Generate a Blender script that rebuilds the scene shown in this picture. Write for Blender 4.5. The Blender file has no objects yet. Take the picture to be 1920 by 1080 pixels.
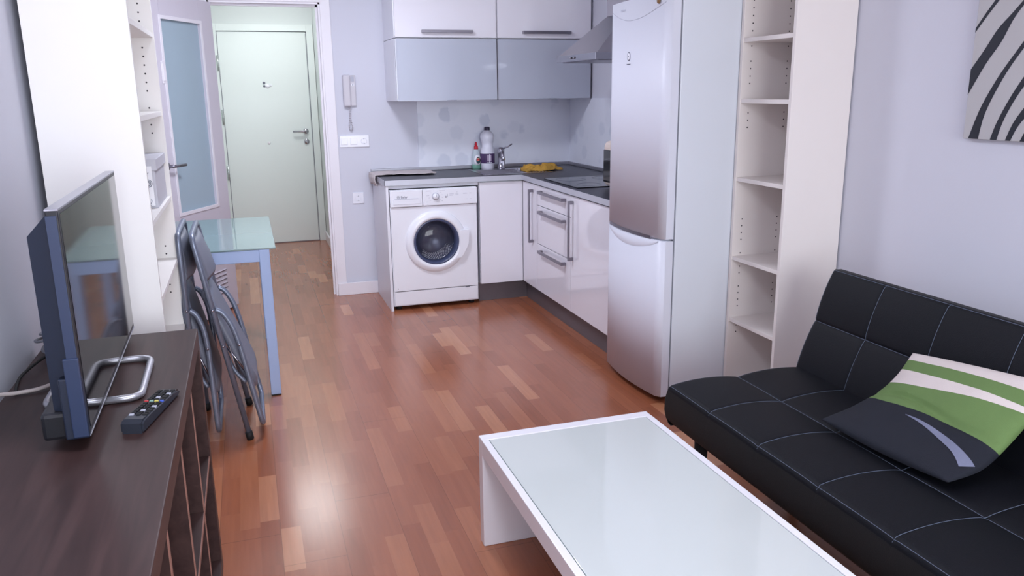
import bpy, bmesh, math, random
from mathutils import Vector, Matrix
random.seed(4)
C = bpy.context.scene.collection
S = bpy.context.scene
PI = math.pi

# ------------------------------------------------------------------ camera
F_PX, PITCH, YAW, ROLL, CAM_H = 1506.4, 13.80, 17.94, -0.715, 1.464
def cam_axes():
    p, y, r = (math.radians(a) for a in (PITCH, YAW, ROLL))
    F = Vector((math.sin(y)*math.cos(p), math.cos(y)*math.cos(p), -math.sin(p)))
    R = Vector((math.cos(y), -math.sin(y), 0)); U = R.cross(F)
    return R*math.cos(r)+U*math.sin(r), -R*math.sin(r)+U*math.cos(r), F
R_, U_, F_ = cam_axes()
cd = bpy.data.cameras.new('camera'); cam = bpy.data.objects.new('camera', cd); C.objects.link(cam)
cd.sensor_width = 36; cd.lens = F_PX/1920*36; cd.clip_start = 0.05
m3 = Matrix((R_, U_, -F_)).transposed()
cam.matrix_world = Matrix.Translation((0, 0, CAM_H)) @ m3.to_4x4()
S.camera = cam

# ------------------------------------------------------------------ world, light, exposure
S.view_settings.view_transform = 'Standard'; S.view_settings.look = 'None'
S.view_settings.gamma = 1; S.view_settings.use_curve_mapping = False
S.view_settings.exposure = 0.0
w = bpy.data.worlds.new('sky'); S.world = w; w.use_nodes = True
bgn = w.node_tree.nodes['Background']; bgn.inputs[0].default_value = (.80, .90, 1, 1); bgn.inputs[1].default_value = 2.0

def area(name, loc, target, sx, sy, power, col, spread=180):
    d = bpy.data.lights.new(name, 'AREA'); d.shape = 'RECTANGLE'; d.size = sx; d.size_y = sy
    d.energy = power; d.color = col; d.spread = math.radians(spread)
    o = bpy.data.objects.new(name, d); C.objects.link(o); o.location = loc
    o.rotation_euler = (Vector(target)-Vector(loc)).to_track_quat('-Z', 'Y').to_euler()
    return o
area('window_daylight', (.9, -2.75, 1.5), (.5, 5, 1.1), 2.5, 1.9, 126, (.90, .94, 1.0))

# ------------------------------------------------------------------ materials
def lin(c):
    return tuple((x/12.92 if x <= .04045 else ((x+.055)/1.055)**2.4) for x in (v/255 for v in c))
MATS = {}
def mat(name, col, rough=.5, metal=0., spec=.5, noise=.03, scale=8., bump=0., bscale=200., coat=0., alpha=1., emit=None, estr=0., trans=0., sheen=0.):
    if name in MATS: return MATS[name]
    m = bpy.data.materials.new(name); m.use_nodes = True; N = m.node_tree.nodes; L = m.node_tree.links
    b = N['Principled BSDF']; c = lin(col)
    b.inputs['Roughness'].default_value = rough; b.inputs['Metallic'].default_value = metal
    b.inputs['Specular IOR Level'].default_value = spec; b.inputs['Coat Weight'].default_value = coat
    b.inputs['Coat Roughness'].default_value = .05
    b.inputs['Alpha'].default_value = alpha; b.inputs['Transmission Weight'].default_value = trans
    b.inputs['Sheen Weight'].default_value = sheen
    if emit: b.inputs['Emission Color'].default_value = (*lin(emit), 1); b.inputs['Emission Strength'].default_value = estr
    tc = N.new('ShaderNodeTexCoord')
    n = N.new('ShaderNodeTexNoise'); n.inputs['Scale'].default_value = scale; n.inputs['Detail'].default_value = 3
    L.new(tc.outputs['Object'], n.inputs['Vector'])
    mx = N.new('ShaderNodeMix'); mx.data_type = 'RGBA'
    mx.inputs[6].default_value = (*[max(0, x*(1-noise)) for x in c], 1); mx.inputs[7].default_value = (*[min(1, x*(1+noise)) for x in c], 1)
    L.new(n.outputs['Fac'], mx.inputs[0]); L.new(mx.outputs[2], b.inputs['Base Color'])
    if bump:
        n2 = N.new('ShaderNodeTexNoise'); n2.inputs['Scale'].default_value = bscale; L.new(tc.outputs['Object'], n2.inputs['Vector'])
        bp = N.new('ShaderNodeBump'); bp.inputs['Strength'].default_value = bump; bp.inputs['Distance'].default_value = .002
        L.new(n2.outputs['Fac'], bp.inputs['Height']); L.new(bp.outputs[0], b.inputs['Normal'])
    MATS[name] = m; return m

def M_(N, L, op, a, b=None, clamp=False):
    n = N.new('ShaderNodeMath'); n.operation = op; n.use_clamp = clamp
    for i, v in enumerate((a, b)):
        if v is None: continue
        if isinstance(v, (int, float)): n.inputs[i].default_value = v
        else: L.new(v, n.inputs[i])
    return n.outputs[0]

def parquet():
    m = bpy.data.materials.new('parquet'); m.use_nodes = True; N = m.node_tree.nodes; L = m.node_tree.links
    b = N['Principled BSDF']; g = N.new('ShaderNodeNewGeometry'); sp = N.new('ShaderNodeSeparateXYZ'); L.new(g.outputs['Position'], sp.inputs[0])
    X, Y = sp.outputs[0], sp.outputs[1]
    W, LN = .0665, .40
    xr = M_(N, L, 'DIVIDE', X, W); col = M_(N, L, 'FLOOR', xr); fx = M_(N, L, 'FRACT', xr)
    wn = N.new('ShaderNodeTexWhiteNoise'); wn.noise_dimensions = '1D'; L.new(col, wn.inputs['W'])
    off = M_(N, L, 'MULTIPLY', wn.outputs['Value'], 7.3)
    yr = M_(N, L, 'ADD', M_(N, L, 'DIVIDE', Y, LN), off)
    # uneven block lengths
    ywob = M_(N, L, 'ADD', yr, M_(N, L, 'MULTIPLY', M_(N, L, 'SINE', M_(N, L, 'MULTIPLY', yr, 2.4)), .22))
    row = M_(N, L, 'FLOOR', ywob); fy = M_(N, L, 'FRACT', ywob)
    cb = N.new('ShaderNodeCombineXYZ'); L.new(col, cb.inputs[0]); L.new(row, cb.inputs[1])
    w2 = N.new('ShaderNodeTexWhiteNoise'); w2.noise_dimensions = '2D'; L.new(cb.outputs[0], w2.inputs['Vector'])
    ramp = N.new('ShaderNodeValToRGB'); cr = ramp.color_ramp; cr.interpolation = 'LINEAR'
    cols = [(0, (148, 86, 57)), (.3, (156, 92, 62)), (.75, (162, 98, 67)), (.92, (174, 110, 76)), (1, (192, 132, 96))]
    cr.elements[0].position = 0; cr.elements[0].color = (*lin(cols[0][1]), 1)
    cr.elements[1].position = 1; cr.elements[1].color = (*lin(cols[-1][1]), 1)
    for p, c in cols[1:-1]:
        e = cr.elements.new(p); e.color = (*lin(c), 1)
    L.new(w2.outputs['Value'], ramp.inputs[0])
    # grain, shifted per block
    cb2 = N.new('ShaderNodeCombineXYZ')
    L.new(M_(N, L, 'MULTIPLY', X, 60.), cb2.inputs[0]); L.new(M_(N, L, 'MULTIPLY', Y, 3.5), cb2.inputs[1])
    L.new(M_(N, L, 'MULTIPLY', w2.outputs['Value'], 50.), cb2.inputs[2])
    gn = N.new('ShaderNodeTexNoise'); gn.inputs['Scale'].default_value = 1.; gn.inputs['Detail'].default_value = 5; gn.inputs['Distortion'].default_value = .25
    L.new(cb2.outputs[0], gn.inputs['Vector'])
    gm = N.new('ShaderNodeMapRange'); gm.inputs[1].default_value = .3; gm.inputs[2].default_value = .7; gm.inputs[3].default_value = .92; gm.inputs[4].default_value = 1.07
    L.new(gn.outputs['Fac'], gm.inputs[0])
    # seams
    def near(f, wd): return M_(N, L, 'LESS_THAN', M_(N, L, 'SUBTRACT', .5, M_(N, L, 'ABSOLUTE', M_(N, L, 'SUBTRACT', f, .5))), wd)
    sx = near(fx, .008); sy = near(fy, .0018)
    seam = M_(N, L, 'MAXIMUM', sx, sy)
    bx = near(M_(N, L, 'FRACT', M_(N, L, 'DIVIDE', X, W*3)), .0055)
    brd = M_(N, L, 'FLOOR', M_(N, L, 'DIVIDE', X, W*3))
    w3 = N.new('ShaderNodeTexWhiteNoise'); w3.noise_dimensions = '1D'; L.new(brd, w3.inputs['W'])
    by = near(M_(N, L, 'FRACT', M_(N, L, 'ADD', M_(N, L, 'DIVIDE', Y, 2.2), M_(N, L, 'MULTIPLY', w3.outputs['Value'], 5.))), .0008)
    brdseam = M_(N, L, 'MAXIMUM', bx, by)
    dark = M_(N, L, 'SUBTRACT', 1., M_(N, L, 'ADD', M_(N, L, 'MULTIPLY', seam, .03), M_(N, L, 'MULTIPLY', brdseam, .30)))
    fac = M_(N, L, 'MULTIPLY', gm.outputs[0], dark)
    vm = N.new('ShaderNodeVectorMath'); vm.operation = 'SCALE'; L.new(ramp.outputs[0], vm.inputs[0]); L.new(fac, vm.inputs['Scale'])
    L.new(vm.outputs[0], b.inputs['Base Color'])
    b.inputs['Roughness'].default_value = .225; b.inputs['Specular IOR Level'].default_value = .85
    bp = N.new('ShaderNodeBump'); bp.inputs['Strength'].default_value = .25; bp.inputs['Distance'].default_value = .001
    return m

def wood_dark():
    m = bpy.data.materials.new('black_brown_wood'); m.use_nodes = True; N = m.node_tree.nodes; L = m.node_tree.links; b = N['Principled BSDF']
    g = N.new('ShaderNodeNewGeometry'); sp = N.new('ShaderNodeSeparateXYZ'); L.new(g.outputs['Position'], sp.inputs[0])
    cb = N.new('ShaderNodeCombineXYZ')
    for i, k in enumerate((34., 3., 34.)): L.new(M_(N, L, 'MULTIPLY', sp.outputs[i], k), cb.inputs[i])
    n = N.new('ShaderNodeTexNoise'); n.inputs['Scale'].default_value = 1; n.inputs['Detail'].default_value = 6; n.inputs['Distortion'].default_value = .8
    L.new(cb.outputs[0], n.inputs['Vector'])
    r = N.new('ShaderNodeValToRGB'); r.color_ramp.elements[0].position = .32; r.color_ramp.elements[1].position = .7
    r.color_ramp.elements[0].color = (*lin((50, 34, 33)), 1); r.color_ramp.elements[1].color = (*lin((68, 49, 47)), 1)
    L.new(n.outputs['Fac'], r.inputs[0]); L.new(r.outputs[0], b.inputs['Base Color'])
    b.inputs['Roughness'].default_value = .42; b.inputs['Specular IOR Level'].default_value = .28
    bp = N.new('ShaderNodeBump'); bp.inputs['Strength'].default_value = .12; bp.inputs['Distance'].default_value = .001
    L.new(n.outputs['Fac'], bp.inputs['Height']); L.new(bp.outputs[0], b.inputs['Normal'])
    return m

def splash_mat():
    m = bpy.data.materials.new('flower_print_panel'); m.use_nodes = True; N = m.node_tree.nodes; L = m.node_tree.links; b = N['Principled BSDF']
    g = N.new('ShaderNodeNewGeometry'); mp = N.new('ShaderNodeMapping')
    L.new(g.outputs['Position'], mp.inputs['Vector']); mp.inputs['Location'].default_value = (.05, .0, .13)
    nz = N.new('ShaderNodeTexNoise'); nz.inputs['Scale'].default_value = 26; nz.inputs['Detail'].default_value = 1; L.new(mp.outputs[0], nz.inputs['Vector'])
    ad = N.new('ShaderNodeVectorMath'); ad.operation = 'MULTIPLY_ADD'; ad.inputs[1].default_value = (.028,)*3
    L.new(nz.outputs['Color'], ad.inputs[0]); L.new(mp.outputs[0], ad.inputs[2])
    v = N.new('ShaderNodeTexVoronoi'); v.inputs['Scale'].default_value = 6.6; v.inputs['Randomness'].default_value = .85; L.new(ad.outputs[0], v.inputs['Vector'])
    mr = N.new('ShaderNodeMapRange'); mr.inputs[1].default_value = .30; mr.inputs[2].default_value = .40; mr.inputs[3].default_value = 1; mr.inputs[4].default_value = 0; L.new(v.outputs['Distance'], mr.inputs[0])
    sc = N.new('ShaderNodeSeparateColor'); L.new(v.outputs['Color'], sc.inputs[0])
    f = M_(N, L, 'MULTIPLY', mr.outputs[0], M_(N, L, 'MULTIPLY', sc.outputs[0], .5))
    mx = N.new('ShaderNodeMix'); mx.data_type = 'RGBA'; mx.inputs[6].default_value = (*lin((236, 239, 250)), 1); mx.inputs[7].default_value = (*lin((188, 196, 216)), 1)
    L.new(f, mx.inputs[0]); L.new(mx.outputs[2], b.inputs['Base Color']); b.inputs['Roughness'].default_value = .3
    return m

def worktop_mat():
    return mat('grey_laminate', (48, 48, 60), .38, noise=.12, scale=90)

WALL = mat('wall_paint', (216, 217, 228), .75, noise=.012, scale=3, bump=.12, bscale=120)
WALLH = mat('hall_paint', (216, 222, 221), .75, noise=.012, scale=3)
CEIL = mat('ceiling_paint', (236, 236, 238), .85, noise=.01)
TRIMW = mat('white_trim', (238, 234, 240), .35, noise=.01)
DOORW = mat('entry_door_white', (226, 233, 231), .38, noise=.008)
LEAFW = mat('door_leaf_lilac_white', (214, 208, 218), .35, noise=.01)
FROST = mat('frosted_glass', (166, 186, 198), .3, spec=.5, noise=.03, scale=3)
MEL = mat('white_melamine', (242, 239, 236), .42, noise=.01)
MELR = mat('cream_white_melamine', (234, 226, 222), .42, noise=.01)
HOLE = mat('peg_hole_dark', (70, 66, 70), .8)
GLOSSW = mat('gloss_white_front', (236, 234, 242), .07, noise=.004, coat=.3)
GREYGL = mat('grey_glass_front', (186, 192, 206), .06, noise=.004, coat=.4)
CABW = mat('cabinet_white', (232, 232, 240), .35, noise=.01)
ALU = mat('brushed_aluminium', (178, 178, 188), .33, metal=.85, noise=.06, scale=40)
EDGE = mat('aluminium_edge', (196, 198, 208), .38, metal=.35, noise=.05, scale=30)
STEEL = mat('stainless_steel', (180, 178, 186), .25, metal=1., noise=.05, scale=30)
DSTEEL = mat('steel_handle', (138, 134, 144), .3, metal=.9, noise=.05, scale=60)
CHROME = mat('chrome', (170, 168, 178), .12, metal=1., noise=.01)
PLINTH = mat('plinth_grey', (112, 106, 112), .4, metal=.4, noise=.06, scale=20)
WT = worktop_mat()
BLACKGL = mat('black_glass', (20, 21, 26), .06, noise=.05)
BLACKP = mat('black_plastic', (26, 27, 33), .35, noise=.06)
NAVYP = mat('dark_blue_black_plastic', (26, 34, 52), .4, noise=.05)
BLUEP = mat('blue_grey_plastic', (42, 54, 82), .35, noise=.05)
RUBBER = mat('black_rubber', (18, 18, 20), .7, noise=.05)
FRIDGEW = mat('fridge_white', (222, 223, 234), .42, spec=.3, noise=.006)
FRIDGES = mat('fridge_side_white', (222, 226, 234), .4, noise=.006)
GASKET = mat('gasket_grey', (120, 122, 132), .6)
WASHW = mat('washer_white', (240, 241, 248), .22, noise=.006, coat=.2)
GREYTX = mat('grey_print', (110, 112, 128), .5)
LGREYTX = mat('light_grey_print', (180, 182, 196), .5)
DRUM = mat('drum_steel', (226, 228, 238), .3, metal=.0, noise=.1, scale=30)
BOWL = mat('washer_door_glass', (24, 28, 48), .04, spec=.9, noise=.05, alpha=.22, coat=1.)
WOOD = wood_dark()
TABLEW = mat('white_lacquer', (240, 238, 244), .22, noise=.006)
TABLEG = mat('white_backed_glass', (208, 214, 212), .04, spec=.55, noise=.004)
GREENE = mat('green_glass_edge', (96, 116, 112), .1)
DGLASS = mat('frosted_table_glass', (126, 150, 150), .04, spec=1.0, noise=.01)
BLUESILV = mat('silver_blue_paint', (166, 185, 222), .35, metal=.15, noise=.02)
CHSILV = mat('silver_tube', (128, 136, 154), .36, metal=.55, noise=.04, scale=20)
CHPAD = mat('grey_vinyl', (112, 116, 130), .45, noise=.05, bump=.2, bscale=300)
LEATH = mat('black_faux_leather', (10, 12, 20), .6, spec=.25, noise=.1, scale=4, bump=.35, bscale=420)
LEATHS = mat('black_side_fabric', (7, 7, 9), .7, noise=.1, bump=.3, bscale=500)
STITCH = mat('grey_blue_thread', (96, 106, 126), .6)
NAVYF = mat('navy_fabric', (20, 24, 37), .85, noise=.12, scale=20, bump=.5, bscale=600)
GREENF = mat('green_fabric', (104, 132, 76), .8, noise=.06, scale=20, bump=.5, bscale=600)
CREAMF = mat('cream_fabric', (224, 212, 208), .8, noise=.04, scale=20, bump=.5, bscale=600)
GREYF = mat('grey_lilac_fabric', (122, 126, 150), .8, noise=.04, bump=.5, bscale=600)
CANVASW = mat('canvas_print_white', (190, 188, 190), .6, noise=.03)
CANVASD = mat('canvas_print_black', (30, 34, 46), .6, noise=.1)
BEIGEP = mat('beige_plastic', (222, 206, 196), .4, noise=.02)
CABLEW = mat('white_cable', (196, 184, 182), .5)
CABLEG = mat('grey_cable', (120, 122, 132), .5)
IVORY = mat('intercom_grey_plastic', (204, 200, 208), .35, noise=.01)
SOCKW = mat('socket_white', (240, 240, 248), .15, noise=.004)
CLOTH = mat('beige_tea_towel', (206, 196, 196), .9, noise=.08, scale=40, bump=.6, bscale=250)
GLOVE = mat('mustard_cloth', (192, 148, 62), .85, noise=.2, scale=60, bump=.5, bscale=150)
PLW = mat('white_plastic_bottle', (226, 226, 238), .3, noise=.01)
PURPLE = mat('purple_label', (72, 50, 92), .4, noise=.3, scale=30)
LILACL = mat('lilac_label', (176, 160, 184), .4, noise=.15, scale=60)
CAPP = mat('dark_purple_cap', (44, 34, 64), .35)
REDP = mat('red_plastic', (206, 34, 54), .35)
GREENP = mat('green_soap', (120, 168, 150), .2, noise=.03)
SOAPB = mat('pale_grey_bottle', (188, 198, 206), .2, noise=.03)
BOXG = mat('grey_card', (196, 196, 204), .7, noise=.03)
BOXW = mat('white_card', (240, 240, 244), .5, noise=.01)
BRASS = mat('brown_magnet', (130, 96, 60), .5, noise=.3, scale=90)
ROW = mat('hinge_metal', (190, 196, 196), .3, metal=.7)

# ------------------------------------------------------------------ mesh helpers
ORG = {}
def B(): return bmesh.new()
def merge(bm, t, mi=0, smooth=False, mat4=None):
    if mat4 is not None: bmesh.ops.transform(t, matrix=mat4, verts=t.verts)
    mp = {v: bm.verts.new(v.co) for v in t.verts}
    for f in t.faces:
        try: nf = bm.faces.new([mp[v] for v in f.verts])
        except ValueError: continue
        nf.material_index = mi; nf.smooth = smooth or f.smooth
    t.free(); return bm
def box(bm, x0, x1, y0, y1, z0, z1, bev=.0, mi=0, seg=2, M4=None):
    t = bmesh.new(); bmesh.ops.create_cube(t, size=1)
    for v in t.verts:
        v.co = Vector(((x0+x1)/2+v.co.x*(x1-x0), (y0+y1)/2+v.co.y*(y1-y0), (z0+z1)/2+v.co.z*(z1-z0)))
    if bev > 0:
        bmesh.ops.bevel(t, geom=list(t.edges), offset=bev, segments=seg, affect='EDGES', profile=.5)
    return merge(bm, t, mi, False, M4)
def tube(bm, pts, r, n=10, mi=0, closed=False, caps=True):
    pts = [Vector(p) for p in pts]; N = len(pts); rings = []
    rr = r if isinstance(r, (list, tuple)) else [r]*N
    up = None
    for i, p in enumerate(pts):
        if closed: d = pts[(i+1) % N]-pts[i-1]
        else: d = pts[min(i+1, N-1)]-pts[max(i-1, 0)]
        d.normalize()
        if up is None:
            up = Vector((0, 0, 1)) if abs(d.z) < .9 else Vector((1, 0, 0))
        s = d.cross(up); s.normalize(); up = s.cross(d); up.normalize()
        rings.append([bm.verts.new(p+(s*math.cos(2*PI*k/n)+up*math.sin(2*PI*k/n))*rr[i]) for k in range(n)])
    for i in range(N if closed else N-1):
        a, b = rings[i], rings[(i+1) % N]
        for k in range(n):
            f = bm.faces.new((a[k], a[(k+1) % n], b[(k+1) % n], b[k])); f.smooth = True; f.material_index = mi
    if caps and not closed:
        for rg in (rings[0][::-1], rings[-1]):
            f = bm.faces.new(rg); f.material_index = mi
    return bm
def smooth_path(pts, n=8, closed=False):
    P = [Vector(p) for p in pts]; out = []; N = len(P)
    for i in range(N if closed else N-1):
        p0 = P[(i-1) % N] if closed else P[max(i-1, 0)]; p1 = P[i]; p2 = P[(i+1) % N]; p3 = P[(i+2) % N] if closed else P[min(i+2, N-1)]
        for k in range(n):
            t = k/n
            out.append(.5*((2*p1)+(-p0+p2)*t+(2*p0-5*p1+4*p2-p3)*t*t+(-p0+3*p1-3*p2+p3)*t**3))
    if not closed: out.append(P[-1])
    return out
def rounded(pts, r, n=5):
    """polyline with rounded corners"""
    P = [Vector(p) for p in pts]; out = [P[0]]
    for i in range(1, len(P)-1):
        a = (P[i-1]-P[i]); b = (P[i+1]-P[i]); ra = min(r, a.length*.49, b.length*.49)
        A = P[i]+a.normalized()*ra; Bq = P[i]+b.normalized()*ra
        for k in range(n+1):
            t = k/n; out.append((1-t)**2*A+2*t*(1-t)*P[i]+t*t*Bq)
    out.append(P[-1]); return out
def lathe(bm, prof, c=(0, 0, 0), n=32, axis='Z', mi=0, sx=1., sy=1., mis=None, caps=True):
    c = Vector(c); rings = []
    for r, h in prof:
        ring = []
        for k in range(n):
            a = 2*PI*k/n; u, v = r*math.cos(a)*sx, r*math.sin(a)*sy
            p = {'Z': (u, v, h), 'Y': (u, h, v), 'X': (h, u, v)}[axis]
            ring.append(bm.verts.new(c+Vector(p)))
        rings.append(ring)
    for i in range(len(rings)-1):
        for k in range(n):
            f = bm.faces.new((rings[i][k], rings[i][(k+1) % n], rings[i+1][(k+1) % n], rings[i+1][k])); f.smooth = True
            f.material_index = mis[i] if mis else mi
    if caps and prof[0][0] > 1e-4: f = bm.faces.new(rings[0][::-1]); f.material_index = mis[0] if mis else mi
    if caps and prof[-1][0] > 1e-4: f = bm.faces.new(rings[-1]); f.material_index = mis[-1] if mis else mi
    return bm
def prism(bm, poly, axis, a, b, mi=0):
    """extrude 2D polygon along axis from a to b"""
    def P(u, v, h): return {'X': (h, u, v), 'Y': (u, h, v), 'Z': (u, v, h)}[axis]
    A = [bm.verts.new(P(u, v, a)) for u, v in poly]; Bv = [bm.verts.new(P(u, v, b)) for u, v in poly]
    n = len(poly)
    for k in range(n):
        f = bm.faces.new((A[k], A[(k+1) % n], Bv[(k+1) % n], Bv[k])); f.material_index = mi
    for rg in (A[::-1], Bv):
        f = bm.faces.new(rg); f.material_index = mi
    return bm
def hexa(bm, a, b, mi=0):
    """frustum between two quads"""
    A = [bm.verts.new(p) for p in a]; Q = [bm.verts.new(p) for p in b]
    for k in range(4):
        f = bm.faces.new((A[k], A[(k+1) % 4], Q[(k+1) % 4], Q[k])); f.material_index = mi
    bm.faces.new(A[::-1]).material_index = mi; bm.faces.new(Q).material_index = mi
    return bm
def text_bm(bm, s, size, M4, mi=0, ext=.0004):
    cu = bpy.data.curves.new('t', 'FONT'); cu.body = s; cu.size = size; cu.extrude = ext; cu.align_x = 'LEFT'
    o = bpy.data.objects.new('t', cu); C.objects.link(o)
    bpy.context.view_layer.update()
    me = bpy.data.meshes.new_from_object(o.evaluated_get(bpy.context.evaluated_depsgraph_get()))
    t = bmesh.new(); t.from_mesh(me); merge(bm, t, mi, False, M4)
    bpy.data.objects.remove(o); bpy.data.curves.remove(cu); bpy.data.meshes.remove(me)
    return bm

def obj(name, bm, mats, parent=None, label=None):
    if not isinstance(mats, (list, tuple)): mats = [mats]
    org = ORG.get(parent.name, Vector()) if parent else Vector()
    if org.length: bmesh.ops.translate(bm, vec=-org, verts=bm.verts)
    bmesh.ops.remove_doubles(bm, verts=bm.verts, dist=1e-6)
    bmesh.ops.recalc_face_normals(bm, faces=bm.faces)
    me = bpy.data.meshes.new(name); bm.to_mesh(me); bm.free()
    for m in mats: me.materials.append(m)
    o = bpy.data.objects.new(name, me); C.objects.link(o)
    if parent: o.parent = parent; ORG[o.name] = org
    if label: o['label'] = label
    return o
def thing(name, label, cat, loc=(0, 0, 0), rotz=0., group=None, local=False):
    o = bpy.data.objects.new(name, None); C.objects.link(o); o.location = loc; o.rotation_euler = (0, 0, rotz); o.empty_display_size = .05
    o['label'] = label; o['category'] = cat
    if group: o['group'] = group
    ORG[o.name] = Vector() if local else Vector(loc)
    return o
def tag(o, label, cat, group=None):
    o['label'] = label; o['category'] = cat
    if group: o['group'] = group
    return o
def struct(name, bm, m, label, cat, parent=None):
    o = obj(name, bm, m, parent)
    if parent is None: o['kind'] = 'structure'; o['label'] = label; o['category'] = cat
    return o
def sthing(name, label, cat, loc=(0, 0, 0), rotz=0., local=False):
    o = thing(name, label, cat, loc, rotz, None, local); o['kind'] = 'structure'; return o

# ------------------------------------------------------------------ room shell
XL, XR, YK, YD, HZ, YB = -.612, 2.408, 5.923, 8.333, 2.5, -2.5
HL, HR = -.26, .705         # hallway side walls
DJL, DJR, DZ = -.17, .556, 2.065   # living room doorway
FLOOR = parquet()
struct('floor', box(B(), XL-.1, XR+.1, YB-.1, YD+.1, -.08, 0), FLOOR, 'reddish brown strip parquet floor running into the hallway', 'floor')
struct('ceiling', box(B(), XL-.1, XR+.1, YB-.1, YD+.1, HZ, HZ+.08), CEIL, 'plain white ceiling above the room', 'ceiling')
struct('wall_left', box(B(), XL-.1, XL, YB-.1, YK+.1, 0, HZ), WALL, 'pale grey wall behind the television', 'wall')
struct('wall_right', box(B(), XR, XR+.1, YB-.1, YK+.1, 0, HZ), WALL, 'pale grey wall behind the sofa and tall shelf', 'wall')
b = B(); box(b, XL, DJL, YK, YK+.1, 0, HZ); box(b, DJR, XR, YK, YK+.1, 0, HZ); box(b, DJL, DJR, YK, YK+.1, DZ, HZ)
struct('wall_back', b, WALL, 'pale lilac kitchen wall with the doorway to the hall', 'wall')
b = B(); WX0, WX1, WZ0, WZ1 = -.35, 2.15, .5, 2.4
box(b, XL, WX0, YB-.1, YB, 0, HZ); box(b, WX1, XR, YB-.1, YB, 0, HZ); box(b, WX0, WX1, YB-.1, YB, 0, WZ0); box(b, WX0, WX1, YB-.1, YB, WZ1, HZ)
struct('wall_front', b, WALL, 'pale wall with the big window behind the viewpoint', 'wall')
wf = sthing('window_1', 'white framed window behind the viewpoint', 'window', (.9, YB, WZ0))
b = B()
for x in (WX0, (WX0+WX1)/2-.03, WX1-.06): box(b, x, x+.06, YB-.07, YB-.02, WZ0, WZ1, .004)
for z in (WZ0, WZ1-.06): box(b, WX0, WX1, YB-.07, YB-.02, z, z+.06, .004)
obj('window_frame', b, TRIMW, wf)
struct('wall_hall_left', box(B(), HL-.1, HL, YK+.1, YD+.1, 0, HZ), WALLH, 'left wall of the entrance hall', 'wall')
struct('wall_hall_right', box(B(), HR, HR+.1, YK+.1, YD+.1, 0, HZ), WALLH, 'right wall of the entrance hall', 'wall')
b = B(); EX0, EX1, EZ = -.183, .637, 2.04
box(b, HL, EX0-.01, YD, YD+.1, 0, HZ); box(b, EX1+.01, HR, YD, YD+.1, 0, HZ); box(b, EX0-.01, EX1+.01, YD, YD+.1, EZ+.01, HZ)
struct('wall_hall_end', b, WALLH, 'pale green white wall around the entry door', 'wall')
# casing of the living room doorway
b = B(); tw = .068
for y0, y1 in ((YK-.012, YK), (YK+.1, YK+.112)):
    box(b, DJL-tw, DJL, y0, y1, 0, DZ+tw, .003); box(b, DJR, DJR+tw if y0 < YK else DJR+tw, y0, y1, 0, DZ+tw, .003); box(b, DJL, DJR, y0, y1, DZ, DZ+tw, .003)
box(b, DJL, DJL+.012, YK-.006, YK+.106, 0, DZ); box(b, DJR-.012, DJR, YK-.006, YK+.106, 0, DZ); box(b, DJL, DJR, YK-.006, YK+.106, DZ-.012, DZ)
box(b, DJR-.026, DJR-.012, YK+.04, YK+.07, 0, DZ-.012); box(b, DJL+.012, DJR-.012, YK+.04, YK+.07, DZ-.026, DZ-.012)
struct('trim_1', b, TRIMW, 'white casing around the doorway to the hall', 'door frame')
b = B()
box(b, HL+.003, EX0, YD-.03, YD+.02, 0, EZ+.065, .003); box(b, EX1, HR-.004, YD-.03, YD+.02, .0, EZ+.065, .003); box(b, EX0, EX1, YD-.03, YD+.02, EZ, EZ+.065, .003)
struct('trim_2', b, DOORW, 'white frame around the entry door', 'door frame')
struct('baseboard_back', box(B(), DJR+tw-.066, .853, YK-.026, YK-.012, 0, .092, .003), TRIMW, 'white skirting board left of the washing machine', 'skirting board')
struct('baseboard_hall_right', box(B(), HR-.014, HR, YK+.115, YD-.03, 0, .092, .003), TRIMW, 'white skirting board in the hall', 'skirting board')
struct('baseboard_right', box(B(), XR-.014, XR, YB, 2.80, 0, .092, .003), TRIMW, 'white skirting board behind the sofa', 'skirting board')
# entry door
d2 = sthing('door_2', 'plain white entry door at the end of the hall', 'door', (.227, YD, 0))
obj('door_panel', box(B(), EX0+.006, EX1-.006, YD-.012, YD+.03, .008, EZ-.006, .002), DOORW, d2)
b = B(); box(b, EX0, EX0+.006, YD-.010, YD+.03, 0, EZ); box(b, EX1-.006, EX1, YD-.010, YD+.03, 0, EZ); box(b, EX0+.006, EX1-.006, YD-.010, YD+.03, EZ-.006, EZ); box(b, EX0+.006, EX1-.006, YD-.009, YD+.03, 0, .008)
obj('seal_gap_strip', b, GASKET, d2)  # dark grey strips paint the shade in the gap round the door
obj('edge_plate', box(B(), EX1-.012, EX1-.0062, YD-.0135, YD-.011, .03, EZ-.02), ROW, d2)
b = B(); lathe(b, [(.0, -.02), (.024, -.018), (.026, -.001), (.026, 0)], (.573, YD-.012, 1.10), axis='Y')
tube(b, rounded([(.573, YD-.012, 1.10), (.573, YD-.055, 1.10), (.445, YD-.055, 1.10)], .012), .009)
obj('door_handle', b, STEEL, d2)
b = B(); lathe(b, [(.0, -.012), (.022, -.012), (.026, -.006), (.026, 0)], (.573, YD-.012, 1.0), axis='Y'); box(b, .569, .577, YD-.032, YD-.022, .985, 1.015, .002)
obj('lock_cylinder', b, STEEL, d2)
b = B(); lathe(b, [(.0, -.006), (.012, -.005), (.014, 0)], (.214, YD-.012, .995), n=20, axis='Y')
obj('door_knob', b, TRIMW, d2)
b = B(); lathe(b, [(.006, -.006), (.011, -.006), (.013, 0)], (.213, YD-.012, 1.565), n=20, axis='Y', mi=0); lathe(b, [(.0, -.006), (.009, -.004), (.011, 0)], (.213, YD-.012, 1.535), n=16, axis='Y')
tube(b, [(.213, YD-.016, 1.56), (.213, YD-.016, 1.53)], .003, n=6)
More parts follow.
